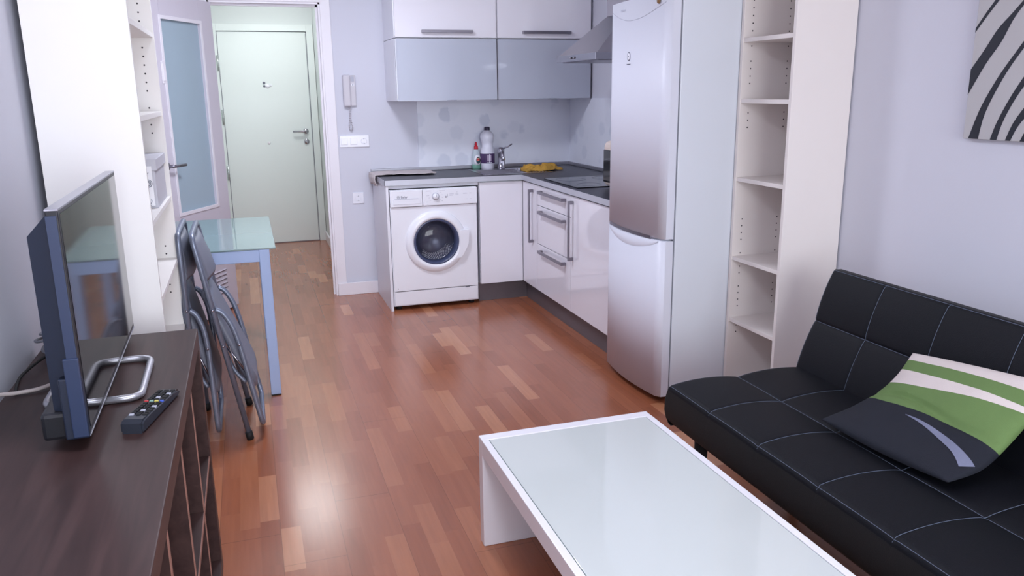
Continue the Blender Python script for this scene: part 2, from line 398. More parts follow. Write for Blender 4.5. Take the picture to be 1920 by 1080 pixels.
obj('peephole', b, GREYTX, d2)
b = B(); lathe(b, [(.0, -.002), (.02, -.002), (.02, 0)], (.243, YD-.012, 1.535), n=20, axis='Y', sx=1.2); lathe(b, [(.0, -.002), (.01, -.002), (.01, 0)], (.275, YD-.012, 1.54), n=14, axis='Y')
obj('sticker', b, SOCKW, d2)
for z in (1.75, 1.25, .72):
    b = B(); tube(b, [(EX0-.004, YD-.038, z-.07), (EX0-.004, YD-.038, z+.07)], .009, n=10)
    for k in (-.035, 0, .035): tube(b, [(EX0-.004, YD-.038, z+k-.002), (EX0-.004, YD-.038, z+k+.002)], .011, n=10)
    obj('hinge', b, ROW, d2)
# glazed leaf, open into the room
d1 = sthing('door_1', 'open white inner door with a tall frosted glass pane', 'door', (-.163, 5.893, 0), math.pi+1.081, local=True)
LW, T0, T1 = .735, -.02, .02
GX0, GX1, GZ0, GZ1 = .155, .59, .745, 1.905
b = B(); box(b, 0, GX0, T0, T1, .01, 2.05, .002); box(b, GX1, LW, T0, T1, .01, 2.05, .002); box(b, GX0, GX1, T0, T1, .01, GZ0); box(b, GX0, GX1, T0, T1, GZ1, 2.05)
obj('door_panel', b, LEAFW, d1)
obj('glass_pane', box(B(), GX0, GX1, -.004, .004, GZ0, GZ1), FROST, d1)
b = B(); q = .018
for y0, y1 in ((T0-.006, T0), (T1, T1+.006)):
    box(b, GX0-q, GX0+.004, y0, y1, GZ0-q, GZ1+q, .002); box(b, GX1-.004, GX1+q, y0, y1, GZ0-q, GZ1+q, .002)
    box(b, GX0, GX1, y0, y1, GZ0-q, GZ0+.004, .002); box(b, GX0, GX1, y0, y1, GZ1-.004, GZ1+q, .002)
obj('glazing_bead', b, TRIMW, d1)
for s in (1, -1):
    b = B(); y = T1 if s > 0 else T0
    tube(b, rounded([(.68, y, 1.045), (.68, y+s*.045, 1.045), (.555, y+s*.05, 1.045)], .02), .009); lathe(b, [(.0, 0), (.024, 0), (.024, s*.008), (.0, s*.008)], (.68, y, 1.045), axis='Y')
    obj('door_handle', b, DSTEEL, d1)
for s in (1, -1):
    b = B(); y = T1 if s > 0 else T0
    y0, y1 = sorted((y, y+s*.006)); box(b, .60, .63, y0, y1, 1.53, 1.66, .002); y0, y1 = sorted((y, y+s*.011)); box(b, .605, .622, y0, y1, 1.545, 1.645, .002)
    obj('latch_plate', b, TRIMW, d1)
b = B()
for k in range(6):
    z = .135+k*.03
    for s in (1, -1):
        y = T1 if s > 0 else T0
        y0, y1 = sorted((y-.001*s, y+s*.004)); box(b, .13, .42, y0, y1, z, z+.006, mi=1); y0, y1 = sorted((y, y+s*.008)); box(b, .13, .42, y0, y1, z+.006, z+.012, .002, mi=0)
obj('vent_slats', b, [LEAFW, GREYTX], d1)

# ------------------------------------------------------------------ ceiling lamps out of view; kitchen and living area ones added as fill
def unseen_ceiling_lamp(x, y, r, label, col, strength):
    t = thing('unseen_ceiling_lamp', label, 'lamp', (x, y, HZ-.07))
    obj('lamp_base', lathe(B(), [(r*1.05, HZ-.02), (r*1.05, HZ)], (x, y, 0), n=32), TRIMW, t)
    obj('lamp_shade', lathe(B(), [(0, HZ-.075), (r*.5, HZ-.07), (r*.85, HZ-.05), (r, HZ-.02)], (x, y, 0), n=32), mat('lit_shade_'+str(len(MATS)), (240, 240, 240), .4, emit=col, estr=strength), t)
unseen_ceiling_lamp(.36, 7.35, .25, 'round glowing lamp on the hall ceiling', (252, 253, 255), 22)
unseen_ceiling_lamp(.38, 4.2, .24, 'added round lamp out of view, brightening the kitchen', (236, 240, 255), 62)  # added fill lamp that lifts the kitchen walls and cabinets
unseen_ceiling_lamp(.15, 1.2, .24, 'added round lamp out of view, brightening the living area', (232, 238, 255), 40)  # added fill lamp that lifts the left wall and bench

# ------------------------------------------------------------------ bookcases
def bookcase(name, label, cat, x_open, x_back, y0, y1, shelves, m, holes_z, hole_side, H=2.02, stops=None):
    """open side at x_open, back at x_back; panels at y0 (near) and y1 (far)"""
    t = thing(name, label, cat, ((x_open+x_back)/2, (y0+y1)/2, 0)); th = .018
    xa, xb = sorted((x_open, x_back)); sgn = 1 if x_back > x_open else -1
    for k, (ya, yb) in enumerate(((y0, y0+th), (y1-th, y1))):
        b = B(); box(b, xa, xb, ya, yb, 0, H, .001)
        yy = yb+.0003 if k == 0 else ya-.0003
        for fx in (.045, .235) :
            xx = x_open+sgn*fx
            for z in holes_z:
                t2 = bmesh.new(); bmesh.ops.create_circle(t2, cap_ends=True, radius=.0034, segments=10)
                merge(b, t2, 1, False, Matrix.Translation((xx, yy, z)) @ Matrix.Rotation(PI/2, 4, 'X'))
        obj('side_panel', b, [m, HOLE], t)
    obj('top_panel', box(B(), xa, xb, y0+th, y1-th, H-th, H, .001), m, t)
    xbk = x_back-sgn*.006; a, c = sorted((xbk, x_back)); obj('back_panel', box(B(), a, c, y0+th, y1-th, .06, H-th), m, t)
    a, c = sorted((x_open+sgn*.01, x_open+sgn*.026)); obj('kick_board', box(B(), a, c, y0+th, y1-th, 0, .06), m, t)
    for z in shelves:
        a, c = sorted((x_open+sgn*.004, xbk)); obj('shelf', box(B(), a, c, y0+th, y1-th, z-.018, z, .001), m, t)
    return t
def hz(lo, hi, skips, shelves):
    out = []; z = lo
    while z < hi:
        if not any(a < z < b for a, b in skips) and all(abs(z+.009-s) > .02 for s in shelves): out.append(z)
        z += .032
    return out
shL = [.078, .542, .823, 1.073, 1.403, 1.694]
bookcase('bookcase', 'tall white narrow bookcase against the left wall, past the television', 'bookcase', -.300, -.583, 2.72, 3.488, shL, MEL,
         hz(.68, 1.95, [(.72, .76), (.9, 1.13), (1.15, 1.3), (1.42, 1.45)], shL), 1)
shR = [.078, .405, .702, 1.068, 1.415, 1.675]
bookcase('bookcase', 'tall narrow empty bookcase between fridge and sofa', 'bookcase', 2.109, 2.40, 2.818, 3.198, shR, MELR,
         hz(.33, 1.95, [(.42, .45), (.57, .6), (.72, .76), (.88, 1.27), (1.44, 1.46), (1.58, 1.62)], shR), 1)
# storage box on the left bookcase
t = thing('storage_box', 'grey lidded box with sketched white front on the left bookcase shelf', 'box', (-.42, 3.26, 1.073))
b = B(); box(b, -.56, -.315, 3.10, 3.45, 1.0735, 1.225, .002); obj('box_body', b, BOXG, t)
b = B(); box(b, -.565, -.308, 3.095, 3.455, 1.205, 1.245, .002); obj('lid', b, BOXG, t)
b = B(); box(b, -.55, -.324, 3.0915, 3.0945, 1.083, 1.222, .0005)
def ringlets(b, cx, cz, s):
    for k in range(3):
        r = s*(.35+.3*k); a0 = random.random()*6
        tube(b, [(cx+r*math.cos(a0+a*.45), 3.091, cz+r*math.sin(a0+a*.45)) for a in range(9)], .0012, n=5, mi=1)
for cx, cz, sz in ((-.35, 1.205, .016), (-.357, 1.175, .018), (-.34, 1.162, .014), (-.345, 1.10, .017), (-.39, 1.19, .018), (-.40, 1.12, .02), (-.46, 1.16, .02), (-.49, 1.11, .018), (-.353, 1.128, .014)): ringlets(b, cx, cz, sz)
obj('printed_front', b, [BOXW, GREYTX], t)
obj('knob', lathe(B(), [(.0, -.014), (.008, -.012), (.011, -.006), (.006, 0)], (-.349, 3.092, 1.150), n=16, axis='Y'), DSTEEL, t)

# ------------------------------------------------------------------ TV bench (open cube shelf lying on its side)
BX0, BX1, BY0, BY1, BH = -.583, -.184, .978, 2.466, .79
t = thing('tv_bench', 'long dark brown open shelf unit under the television', 'tv bench', ((BX0+BX1)/2, (BY0+BY1)/2, 0))
obj('top_board', box(B(), BX0, BX1, BY0, BY1, BH-.05, BH, .002), WOOD, t)
obj('bottom_board', box(B(), BX0, BX1, BY0+.05, BY1-.05, 0, .05, .002), WOOD, t)
for a in (BY0, BY1-.05): obj('side_panel', box(B(), BX0, BX1, a, a+.05, 0, BH-.05, .002), WOOD, t)
EDGEW = mat('worn_brown_edge', (146, 104, 92), .5, noise=.1)
cell = (BY1-BY0-.1-3*.016)/4
for k in range(3):
    y = BY1-.05-(k+1)*cell-k*.016-.016
    b = B(); box(b, BX0, BX1-.004, y, y+.016, .05, BH-.05); box(b, BX1-.0045, BX1-.002, y+.001, y+.015, .05, BH-.05, mi=1); obj('divider', b, [WOOD, EDGEW], t)
for k in range(4):
    y = BY1-.05-(k+1)*cell-k*.016
    b = B(); box(b, BX0, BX1-.004, y, y+cell, .387, .403); box(b, BX1-.0045, BX1-.002, y, y+cell, .388, .402, mi=1); obj('shelf', b, [WOOD, EDGEW], t)

# ------------------------------------------------------------------ television
tvx, tvy = -.338, 1.643
t = thing('television', 'flat black television on chrome loop feet', 'television', (tvx, tvy, BH), .016, local=True)
W_, H_, z0 = .80, .442, .03     # local: y along the width, -x to the back, z from bench top
b = B(); box(b, -.022, 0, 0, W_, z0, z0+H_, .003); obj('bezel', b, BLACKP, t)
b = B(); box(b, -.0005, .0012, .012, W_-.012, z0+.014, z0+H_-.008); obj('screen', b, BLACKGL, t)
obj('top_trim', box(B(), -.0225, .0008, .0, W_, z0+H_-.0015, z0+H_+.0028, .001), ALU, t); obj('bottom_trim', box(B(), -.0225, .0012, 0, W_, z0-.002, z0+.001, .0005), ALU, t)
b = B(); box(b, -.0215, -.003, -.0018, .0005, z0+.01, z0+H_-.01); obj('side_strip', b, BLUEP, t)
b = B(); hexa(b, [(-.02, .012, z0+.02), (-.02, W_-.012, z0+.02), (-.02, W_-.012, z0+H_-.006), (-.02, .012, z0+H_-.006)],
              [(-.062, .03, z0+.05), (-.062, W_-.03, z0+.05), (-.062, W_-.05, z0+H_-.05), (-.062, .03, z0+H_-.05)]); obj('back_cover', b, NAVYP, t)
b = B(); box(b, -.085, -.02, .012, W_-.012, z0-.008, z0+.048, .008); obj('lower_housing', b, BLACKP, t)
b = B(); box(b, -.042, -.0, -.003, .02, z0-.004, z0+.12, .003); box(b, -.028, -.001, -.007, .004, z0+.0, z0+.16, .002, mi=1); obj('side_port_cover', b, [NAVYP, BLUEP], t)
b = B(); yc = .40
loop = rounded([(.0, yc-.15, .009), (.065, yc-.15, .009), (.065, yc+.15, .009), (-.13, yc+.15, .009), (-.13, yc-.15, .009), (.0, yc-.15, .009)], .04, 6)
tube(b, loop, .0085, n=12)
obj('stand_loop', b, mat('satin_silver', (196, 196, 204), .3, metal=.7), t)
b = B(); box(b, -.05, -.015, yc-.05, yc+.05, .0, z0+.02, .004); box(b, -.06, -.01, yc-.16, yc+.16, .0, .012, .003); obj('stand_neck', b, BLACKGL, t)

# ------------------------------------------------------------------ remote control
t = thing('remote_control', 'black remote control with many buttons on the tv bench', 'remote control', (-.2445, 1.805, BH), math.atan2(-.055, .215), local=True)
prof = [(-.112, 0), (-.112, .022), (-.100, .028), (-.06, .024), (.06, .017), (.10, .016), (.112, .012), (.112, .004), (.10, .0)]
b = B(); prism(b, prof, 'X', -.023, .023)
bmesh.ops.bevel(b, geom=[e for e in b.edges if abs(e.verts[0].co.x-e.verts[1].co.x) < 1e-5], offset=.004, segments=2, affect='EDGES')
obj('remote_body', b, mat('remote_plastic', (40, 44, 54), .4, noise=.05), t)
def rz(y): return .0245+(.0175-.0245)*(y+.06)/.12 if y > -.06 else .025
for i in range(14):
    y = -.072+i*.0125
    for j in range(3):
        if i == 7: continue
        b = B(); x = -.014+j*.014; z = rz(y); box(b, x-.0048, x+.0048, y-.0038, y+.0038, z-.002, z+.0028, .001)
        obj('button', b, RUBBER if (i*3+j) % 7 else LGREYTX, t)
for j, c in enumerate(((196, 60, 66), (150, 190, 176), (226, 214, 110), (70, 96, 190))):
    b = B(); x = -.0165+j*.011; y = .0155; z = rz(y); box(b, x-.0042, x+.0042, y-.003, y+.003, z-.002, z+.003, .001)
    obj('colour_button', b, mat('button_%d' % j, c, .4), t)

# ------------------------------------------------------------------ cables on the bench
z = BH+.004
b = B(); tube(b, smooth_path([(-.605, 1.93, z+.01), (-.588, 1.99, z+.012), (-.555, 2.02, z+.004), (-.51, 2.035, z+.004), (-.475, 2.07, z+.008), (-.44, 2.12, z+.02), (-.41, 2.15, z+.05)]), .0048, n=8)
tag(obj('cable', b, CABLEW), 'thick white cable running over the bench towards the wall', 'cable')
b = B(); tube(b, smooth_path([(-.56, 2.03, z), (-.575, 2.12, z), (-.57, 2.17, z+.006), (-.54, 2.22, z+.022), (-.50, 2.27, z+.035), (-.45, 2.31, z+.06), (-.41, 2.33, z+.10)]), .0036, n=8)
tag(obj('cable', b, RUBBER), 'black cable curving across the bench behind the television', 'cable')
b = B(); pts = []
for k in range(40):
    a = k*2*PI/13; r = .062+.008*math.sin(k*.7)
    pts.append((-.52+r*math.cos(a)*.85, 2.36+r*math.sin(a)*1.35, z+.006+k*.0012+(.026*(1+math.cos(a*1.0+1))/2 if k > 13 else 0)))
pts += [(-.46, 2.34, z+.07), (-.42, 2.30, z+.10)]
tube(b, smooth_path(pts, 3), .0037, n=8)
tag(obj('cable', b, CABLEG), 'coiled grey cable lying against the left wall behind the television', 'cable')

# ------------------------------------------------------------------ dining table
t = thing('dining_table', 'small dining table with pale frosted glass top and silver blue legs', 'table', (-.25, 4.48, 0))
TX0, TX1, TY0, TY1 = -.595, .092, 3.952, 5.0
obj('glass_top', box(B(), TX0, TX1, TY0, TY1, .742, .75, .002), DGLASS, t)
b = B(); box(b, TX0+.012, TX1-.03-.046, TY0+.006, TY0+.03, .682, .7415, .002); box(b, TX0+.012, TX1-.03-.046, TY1-.03, TY1-.006, .682, .7415, .002)
box(b, TX0+.012, TX0+.036, TY0+.05, TY1-.05, .682, .7415, .002); box(b, TX1-.054, TX1-.03, TY0+.05, TY1-.05, .682, .7415, .002)
obj('apron_frame', b, BLUESILV, t)
for x in (TX0+.005, TX1-.030-.0485):
    for y in (TY0+.002, TY1-.052):
        l = obj('leg', box(B(), x, x+.0485, y, y+.05, .006, .7415, .002), BLUESILV, t)
        obj('foot_cap', box(B(), x+.001, x+.0475, y+.001, y+.049, 0, .006), RUBBER, l)

# ------------------------------------------------------------------ folding chairs (folded flat, standing on their legs)
def folding_chair(label, loc, lean, rotz=0.):
    """local: y across the chair (0..W), z up along the main tube, x in front of it"""
    t = thing('folding_chair', label, 'folding chair', loc, rotz, 'folded chairs beside the dining table', local=True)
    t.rotation_euler = (0, -lean, rotz)
    Wc = .42; r = .0115
    b = B(); path = rounded([(0, 0, .012), (0, 0, .918), (0, Wc, .918), (0, Wc, .012)], .05, 6); tube(b, path, r, n=12); obj('back_frame', b, CHSILV, t)
    for y in (0, Wc):
        b = B(); tube(b, [(0, y, 0), (0, y, .035)], .0155, n=12); obj('foot_cap', b, RUBBER, t)
    # backrest pad: curved, bulging forwards and hanging down
    b = B(); n = 14; g = []
    for i in range(n+1):
        y = .015+(Wc-.03)*i/n; c = math.sin(PI*i/n)
        row = []
        for (z, x) in ((.905, .0), (.87, .006+.014*c), (.80, .012+.024*c), (.735, .014+.028*c), (.722, .011+.026*c), (.735, .004+.02*c), (.80, .0+.014*c), (.89, -.008+.006*c)):
            row.append(b.verts.new((x, y, z)))
        g.append(row)
    for i in range(n):
        for k in range(8):
            f = b.faces.new((g[i][k], g[i][(k+1) % 8], g[i+1][(k+1) % 8], g[i+1][k])); f.smooth = True
    b.faces.new(g[0]); b.faces.new(g[-1][::-1]); obj('backrest', b, CHPAD, t)
    # front leg loop
    b = B()
    path = [(.016, 0, .585), (.03, 0, .585), (.058, 0, .50), (.066, 0, .36), (.066, 0, .06), (.066, 0, .035), (.066, .05, .022), (.066, Wc-.05, .022), (.066, Wc, .035), (.066, Wc, .36), (.058, Wc, .50), (.03, Wc, .585), (.016, Wc, .585)]
    path = smooth_path([(.01, .0, .60), (.035, 0, .575), (.056, 0, .51), (.064, 0, .42)], 5)+rounded([(.065, 0, .30), (.067, 0, .045), (.067, Wc, .045), (.065, Wc, .30)], .05, 6)+smooth_path([(.064, Wc, .42), (.056, Wc, .51), (.035, Wc, .575), (.01, Wc, .60)], 5)
    tube(b, path, r, n=12); obj('leg_frame', b, CHSILV, t)
    # seat folded down between the tubes
    b = B(); ou = []; y0, y1 = .03, Wc-.03
    for a, zc, yc_ in ((0, .30, y1-.08), (1, .30, y0+.08)):
        for k in range(9):
            an = (-k*PI/16) if a == 0 else (-PI/2-k*PI/16); ou.append((yc_+.08*math.cos(an), .30+.10*math.sin(an)))
    ou += [(y0, .52), (y0+.03, .66), (y1-.03, .66), (y1, .52)]
    rings = []
    for x, s in ((.018, .93), (.013, 1.), (.03, 1.03), (.046, 1.0), (.054, .88)):
        rings.append([b.verts.new((x-.045+.082*max(0, min(1, (.66-z)/.42)), Wc/2+(y-Wc/2)*s*1.03, .43+(z-.43)*s)) for y, z in ou])
    nn = len(ou)
    for i in range(4):
        for k in range(nn):
            f = b.faces.new((rings[i][k], rings[i][(k+1) % nn], rings[i+1][(k+1) % nn], rings[i+1][k])); f.smooth = True
    b.faces.new(rings[0][::-1]); b.faces.new(rings[-1]); obj('seat', b, CHPAD, t)
    # seat rails at the back, slider links
    for y in (.022, Wc-.022):
        b = B(); tube(b, smooth_path([(-.006, y, .66), (-.012, y, .60), (-.006, y, .48), (.01, y, .33), (.045, y, .25)], 5), .009, n=10); obj('seat_rail', b, CHSILV, t)
        b = B(); box(b, .02, .024, y-.012, y+.012, .33, .43, .001); tube(b, [(.012, y, .42), (.035, y, .36), (.055, y, .30)], .006, n=8); obj('link_plate', b, CHROME, t)
    for y in (0, Wc):
        sg = -1 if y == 0 else 1
        for zz, xx in ((.60, .0), (.44, .0), (.43, .063)):
            b = B(); lathe(b, [(.006, 0), (.006, .003*sg), (.0, .005*sg)], (xx, y+sg*.012, zz), n=10, axis='Y'); obj('rivet', b, CHROME, t)
    for y in (.06, Wc-.06):
        pass
    return t
folding_chair('folded grey chair leaning nearest the dining table', (-.091, 3.45, .002), math.atan2(.155, .915))
folding_chair('folded grey chair standing upright against the tall white bookcase', (-.283, 3.45, .001), math.atan2(.012, .9))

# ------------------------------------------------------------------ kitchen: base units
YF, XF = 5.33, 1.813      # faces of the doors
ZP = .135
obj_ep = tag(obj('end_panel', box(B(), .852, .870, 5.322, YK-.027, 0, .862, .001), CABW), 'white side panel left of the washing machine', 'cabinet panel')
tag(obj('filler_rail', box(B(), .8705, 1.494, 5.345, 5.361, .836, .862, .001), CABW), 'thin white rail under the worktop above the washing machine', 'cabinet panel')
def bar_handle(p0, p1, out, m=DSTEEL):
    """square bar handle from p0 to p1, standing off along out"""
    b = B(); p0, p1, out = Vector(p0), Vector(p1), Vector(out)
    rv = [.0045 if abs(out[i]) > 1e-6 else .0095 for i in range(3)]
    def bx(a, c):
        lo = [min(a[i], c[i])-rv[i] for i in range(3)]; hi = [max(a[i], c[i])+rv[i] for i in range(3)]
        box(b, lo[0], hi[0], lo[1], hi[1], lo[2], hi[2], .001)
    bx(p0+out, p1+out); 
    d = (p1-p0).normalized()
    for p in (p0, p1):
        bx(p+out*.2, p+out*.75)
    return b
XI = XF
t = thing('corner_base_cabinet', 'white corner cabinet under the sink, its two doors meeting at a right angle', 'cabinet', (2.1, 5.6, 0))
b = B(); box(b, 1.497, XR-.003, YF+.02, YK-.003, ZP, .862); box(b, XF+.02, XR-.003, 5.045, YF+.02, ZP, .862); obj('cabinet_body', b, CABW, t)
obj('door', box(B(), 1.499, XF-.003, YF, YF+.018, ZP+.003, .852, .001), GLOSSW, t)
d = obj('door', box(B(), XF, XF+.018, 5.042, YF-.002, ZP+.003, .852, .001), GLOSSW, t)
obj('handle', bar_handle((XF, 5.115, .462), (XF, 5.115, .806), (-.03, 0, 0)), DSTEEL, d)
t = thing('drawer_cabinet', 'white three drawer unit between the two tall handled doors', 'cabinet', (2.1, 4.74, 0))
obj('cabinet_body', box(B(), XF+.02, XR-.003, 4.441, 5.039, ZP, .862), CABW, t)
for za, zb, zh in ((.722, .852, .816), (.462, .718, .684), (ZP+.003, .458, .42)):
    d = obj('drawer', box(B(), XF, XF+.018, 4.441, 5.038, za, zb, .001), GLOSSW, t)
    obj('handle', bar_handle((XF, 4.52, zh), (XF, 4.935, zh), (-.03, 0, 0)), DSTEEL, d)
t = thing('base_cabinet', 'white gloss base cabinet beside the fridge', 'cabinet', (2.1, 4.13, 0))
obj('cabinet_body', box(B(), XF+.02, XR-.003, 3.84, 4.437, ZP, .862), CABW, t)
d = obj('door', box(B(), XF, XF+.018, 3.84, 4.437, ZP+.003, .852, .001), GLOSSW, t)
obj('handle', bar_handle((XF, 4.40, .474), (XF, 4.40, .815), (-.03, 0, 0)), DSTEEL, d)
b = B(); box(b, 1.497, XF+.055, YF+.06, YF+.075, 0, ZP-.002, .001); box(b, XF+.045, XF+.06, 3.84, YF+.06, 0, ZP-.002, .001)
tag(obj('plinth', b, PLINTH), 'grey metallic plinth under the kitchen cabinets', 'plinth')
# worktop with cut-out for the sink
ZT, ZB = .895, .863
SX0, SX1, SY0, SY1 = 1.545, 2.06, 5.365, 5.80
t = thing('worktop', 'dark grey L shaped worktop with aluminium edge', 'worktop', (1.8, 5.5, ZB))
b = B()
x0, xe = .846, XR-.001; hx0, hx1, hy0, hy1 = SX0+.02, SX1-.02, SY0+.02, SY1-.02
for r_ in ((x0, hx0, 5.315, YK-.001), (hx0, hx1, 5.315, hy0), (hx0, hx1, hy1, YK-.001), (hx1, xe, 5.315, YK-.001), (1.80, xe, 3.82, 5.315)):
    box(b, r_[0], r_[1], r_[2], r_[3], ZB, ZT)
obj('worktop_board', b, WT, t)
b = B(); box(b, x0-.002, 1.80, 5.312, 5.3152, ZB-.001, ZT+.0008); box(b, 1.797, 1.8002, 3.82, 5.315, ZB-.001, ZT+.0008); box(b, x0-.002, x0+.0005, 5.312, YK-.002, ZB-.001, ZT+.0008); obj('edge_strip', b, EDGE, t)
b = B(); box(b, x0, XR-.016, YK-.016, YK-.001, ZT, ZT+.027, .003); box(b, XR-.016, XR-.001, 3.82, YK-.001, ZT, ZT+.027, .003); obj('upstand', b, ALU, t)
# sink
t = thing('sink', 'stainless steel sink with drainer set in the corner of the worktop', 'sink', (1.8, 5.58, ZT))
b = B(); bx0, bx1 = SX0+.03, SX0+.33
def ringbox(b, o, i, z0_, z1_):
    box(b, o[0], i[0], o[2], o[3], z0_, z1_); box(b, i[1], o[1], o[2], o[3], z0_, z1_); box(b, i[0], i[1], o[2], i[2], z0_, z1_); box(b, i[0], i[1], i[3], o[3], z0_, z1_)
ringbox(b, (SX0, SX1, SY0, SY1), (bx0, bx1, SY0+.03, SY1-.09), ZT, ZT+.004)
obj('rim', b, STEEL, t)
b = B(); ringbox(b, (bx0-.002, bx1+.002, SY0+.028, SY1-.088), (bx0, bx1, SY0+.03, SY1-.09), ZT-.15, ZT); box(b, bx0, bx1, SY0+.03, SY1-.09, ZT-.152, ZT-.148); obj('basin', b, STEEL, t)
b = B()
for k in range(6): box(b, bx1+.03+k*.022, bx1+.04+k*.022, SY0+.05, SY1-.10, ZT+.004, ZT+.007, .001)
obj('drainer_ribs', b, STEEL, t)
b = B(); lathe(b, [(.013, 0), (.013, .018), (.01, .022), (.0, .022)], (1.852, 5.52, ZT+.004), n=20); obj('plug_knob', b, ALU, t)
# faucet
t = thing('faucet', 'chrome single lever faucet beside the white bottle', 'faucet', (1.79, 5.755, ZT+.004))
b = B(); lathe(b, [(.03, 0), (.03, .006), (.023, .012), (.022, .10), (.026, .115), (.026, .145), (.018, .158), (.0, .16)], (1.79, 5.755, ZT+.004), n=24); obj('faucet_body', b, CHROME, t)
b = B(); tube(b, rounded([(1.79, 5.745, ZT+.125), (1.765, 5.64, ZT+.14), (1.757, 5.60, ZT+.075)], .02), .013, n=14); obj('spout', b, CHROME, t)
b = B(); lathe(b, [(.011, 0), (.014, .01), (.014, .05), (.010, .055)], (1.757, 5.598, ZT+.025), n=16); obj('spray_nozzle', b, ALU, t)
b = B(); tube(b, [(1.795, 5.752, ZT+.15), (1.845, 5.74, ZT+.168), (1.872, 5.735, ZT+.186)], [.007, .0055, .0045], n=10); obj('lever', b, DSTEEL, t)
# hob
t = thing('cooktop', 'black glass cooktop set in the right hand worktop', 'cooktop', (2.09, 4.7, ZT))
obj('glass_plate', box(B(), 1.845, 2.345, 4.415, 4.985, ZT, ZT+.006, .002), BLACKGL, t)
b = B()
for cx, cy, r in ((1.98, 4.55, .075), (1.98, 4.85, .095), (2.21, 4.55, .095), (2.21, 4.85, .075)):
    tube(b, [(cx+r*math.cos(a*PI/20), cy+r*math.sin(a*PI/20), ZT+.0062) for a in range(40)], .0006, n=4, closed=True)
obj('zone_marking', b, GREYTX, t)
# microwave / mini oven
t = thing('mini_oven', 'rounded beige mini oven with dark door on the worktop beside the fridge', 'oven', (2.18, 4.15, ZT))
box(bm := B(), 1.995, 2.37, 3.93, 4.395, ZT+.012, ZT+.278, .035, seg=4); obj('oven_body', bm, BEIGEP, t)
obj('oven_door', box(B(), 1.990, 2.01, 3.965, 4.372, ZT+.04, ZT+.228, .005), BLACKGL, t)
obj('door_handle', bar_handle((1.99, 4.0, ZT+.205), (1.99, 4.20, ZT+.205), (-.018, 0, 0)), DSTEEL, t)
b = B()
for x in (2.05, 2.33):
    for y in (3.97, 4.345): lathe(b, [(.012, 0), (.012, .02)], (x, y, ZT), n=12)
obj('feet', b, RUBBER, t)

# ------------------------------------------------------------------ washing machine
WX, WY = .875, 5.318
t = thing('washing_machine', 'white front loading washing machine under the worktop', 'washing machine', (1.175, 5.6, 0))
b = B(); box(b, WX, WX+.60, WY+.17, 5.88, .03, .83, .004)
box(b, WX, WX+.02, WY+.012, WY+.17, .03, .83); box(b, WX+.58, WX+.60, WY+.012, WY+.17, .03, .83); box(b, WX+.02, WX+.58, WY+.012, WY+.17, .81, .83); box(b, WX+.02, WX+.58, WY+.012, WY+.17, .03, .05)
obj('body', b, WASHW, t)
b = B(); x0w, x1w, z0w, z1w = WX+.004, WX+.596, .138, .712; cxw, czw = 1.180, .468
angs = sorted([2*PI*k/64 for k in range(64)]+[math.atan2(zz-czw, xx-cxw) % (2*PI) for xx in (x0w, x1w) for zz in (z0w, z1w)])
rw_ = []
for a in angs:
    ca, sa = math.cos(a), math.sin(a); ts = []
    if abs(ca) > 1e-9: ts.append(((x1w if ca > 0 else x0w)-cxw)/ca)
    if abs(sa) > 1e-9: ts.append(((z1w if sa > 0 else z0w)-czw)/sa)
    tt = min(ts)
    rw_.append([b.verts.new((cxw+.15*ca, yy, czw+.15*sa)) for yy in (WY, WY+.02)]+[b.verts.new((cxw+tt*ca, yy, czw+tt*sa)) for yy in (WY, WY+.02)])
for k in range(len(rw_)):
    p, q_ = rw_[k], rw_[(k+1) % len(rw_)]
    for i_, j_ in ((0, 2), (2, 3), (3, 1), (1, 0)): b.faces.new((p[i_], q_[i_], q_[j_], p[j_]))
obj('front_panel', b, WASHW, t)
b = B(); box(b, WX+.004, WX+.596, WY+.004, WY+.022, .034, .132, .005); box(b, WX+.505, WX+.535, WY+.002, WY+.006, .126, .132, .001, mi=1); obj('kick_panel', b, [WASHW, GREYTX], t)
cp = obj('control_panel', box(B(), WX+.222, WX+.60, WY-.012, WY+.02, .716, .828, .005), WASHW, t)
dd = obj('detergent_drawer', box(B(), WX, WX+.219, WY-.012, WY+.02, .716, .828, .005), WASHW, t)
b = B(); box(b, WX+.02, WX+.205, WY-.0145, WY-.011, .734, .768, .0035, seg=3); box(b, WX+.03, WX+.19, WY-.0152, WY-.0125, .768, .7705, mi=1); obj('drawer_grip', b, [WASHW, LGREYTX], dd)
b = B(); M4 = Matrix.Translation((WX+.072, WY-.0127, .776)) @ Matrix.Rotation(PI/2, 4, 'X')
text_bm(b, 'Balay', .0215, M4)
cxl, czl = WX+.056, .783
tube(b, [(cxl+.0075*math.cos(a*PI/10), WY-.0128, czl+.0075*math.sin(a*PI/10)) for a in range(20)], .0012, n=6, closed=True)
tube(b, [(cxl-.0035, WY-.0128, czl), (cxl+.0035, WY-.0128, czl)], .0011, n=6)
obj('logo', b, GREYTX, dd)
kx, kz = WX+.309, .778
b = B(); lathe(b, [(.0, -.030), (.016, -.030), (.019, -.026), (.021, -.013), (.021, -.011)], (kx, WY, kz), n=28, axis='Y'); box(b, kx-.0015, kx+.0015, WY-.032, WY-.029, kz, kz+.016, mi=1); obj('programme_dial', b, [WASHW, GREYTX], cp)
b = B(); lathe(b, [(.021, -.0135), (.0255, -.0135), (.0255, -.0115)], (kx, WY, kz), n=28, axis='Y')
for k in range(12):
    a = k*PI/6+.25; r = .036+.004*(k % 2); L2 = .010 if abs(math.cos(a)) > .4 else .005
    px, pz = kx+r*math.cos(a)*1.25, kz+r*math.sin(a)*.95
    if .722 < pz < .822: box(b, px-L2/2, px+L2/2, WY-.0126, WY-.0118, pz-.0007, pz+.0007)
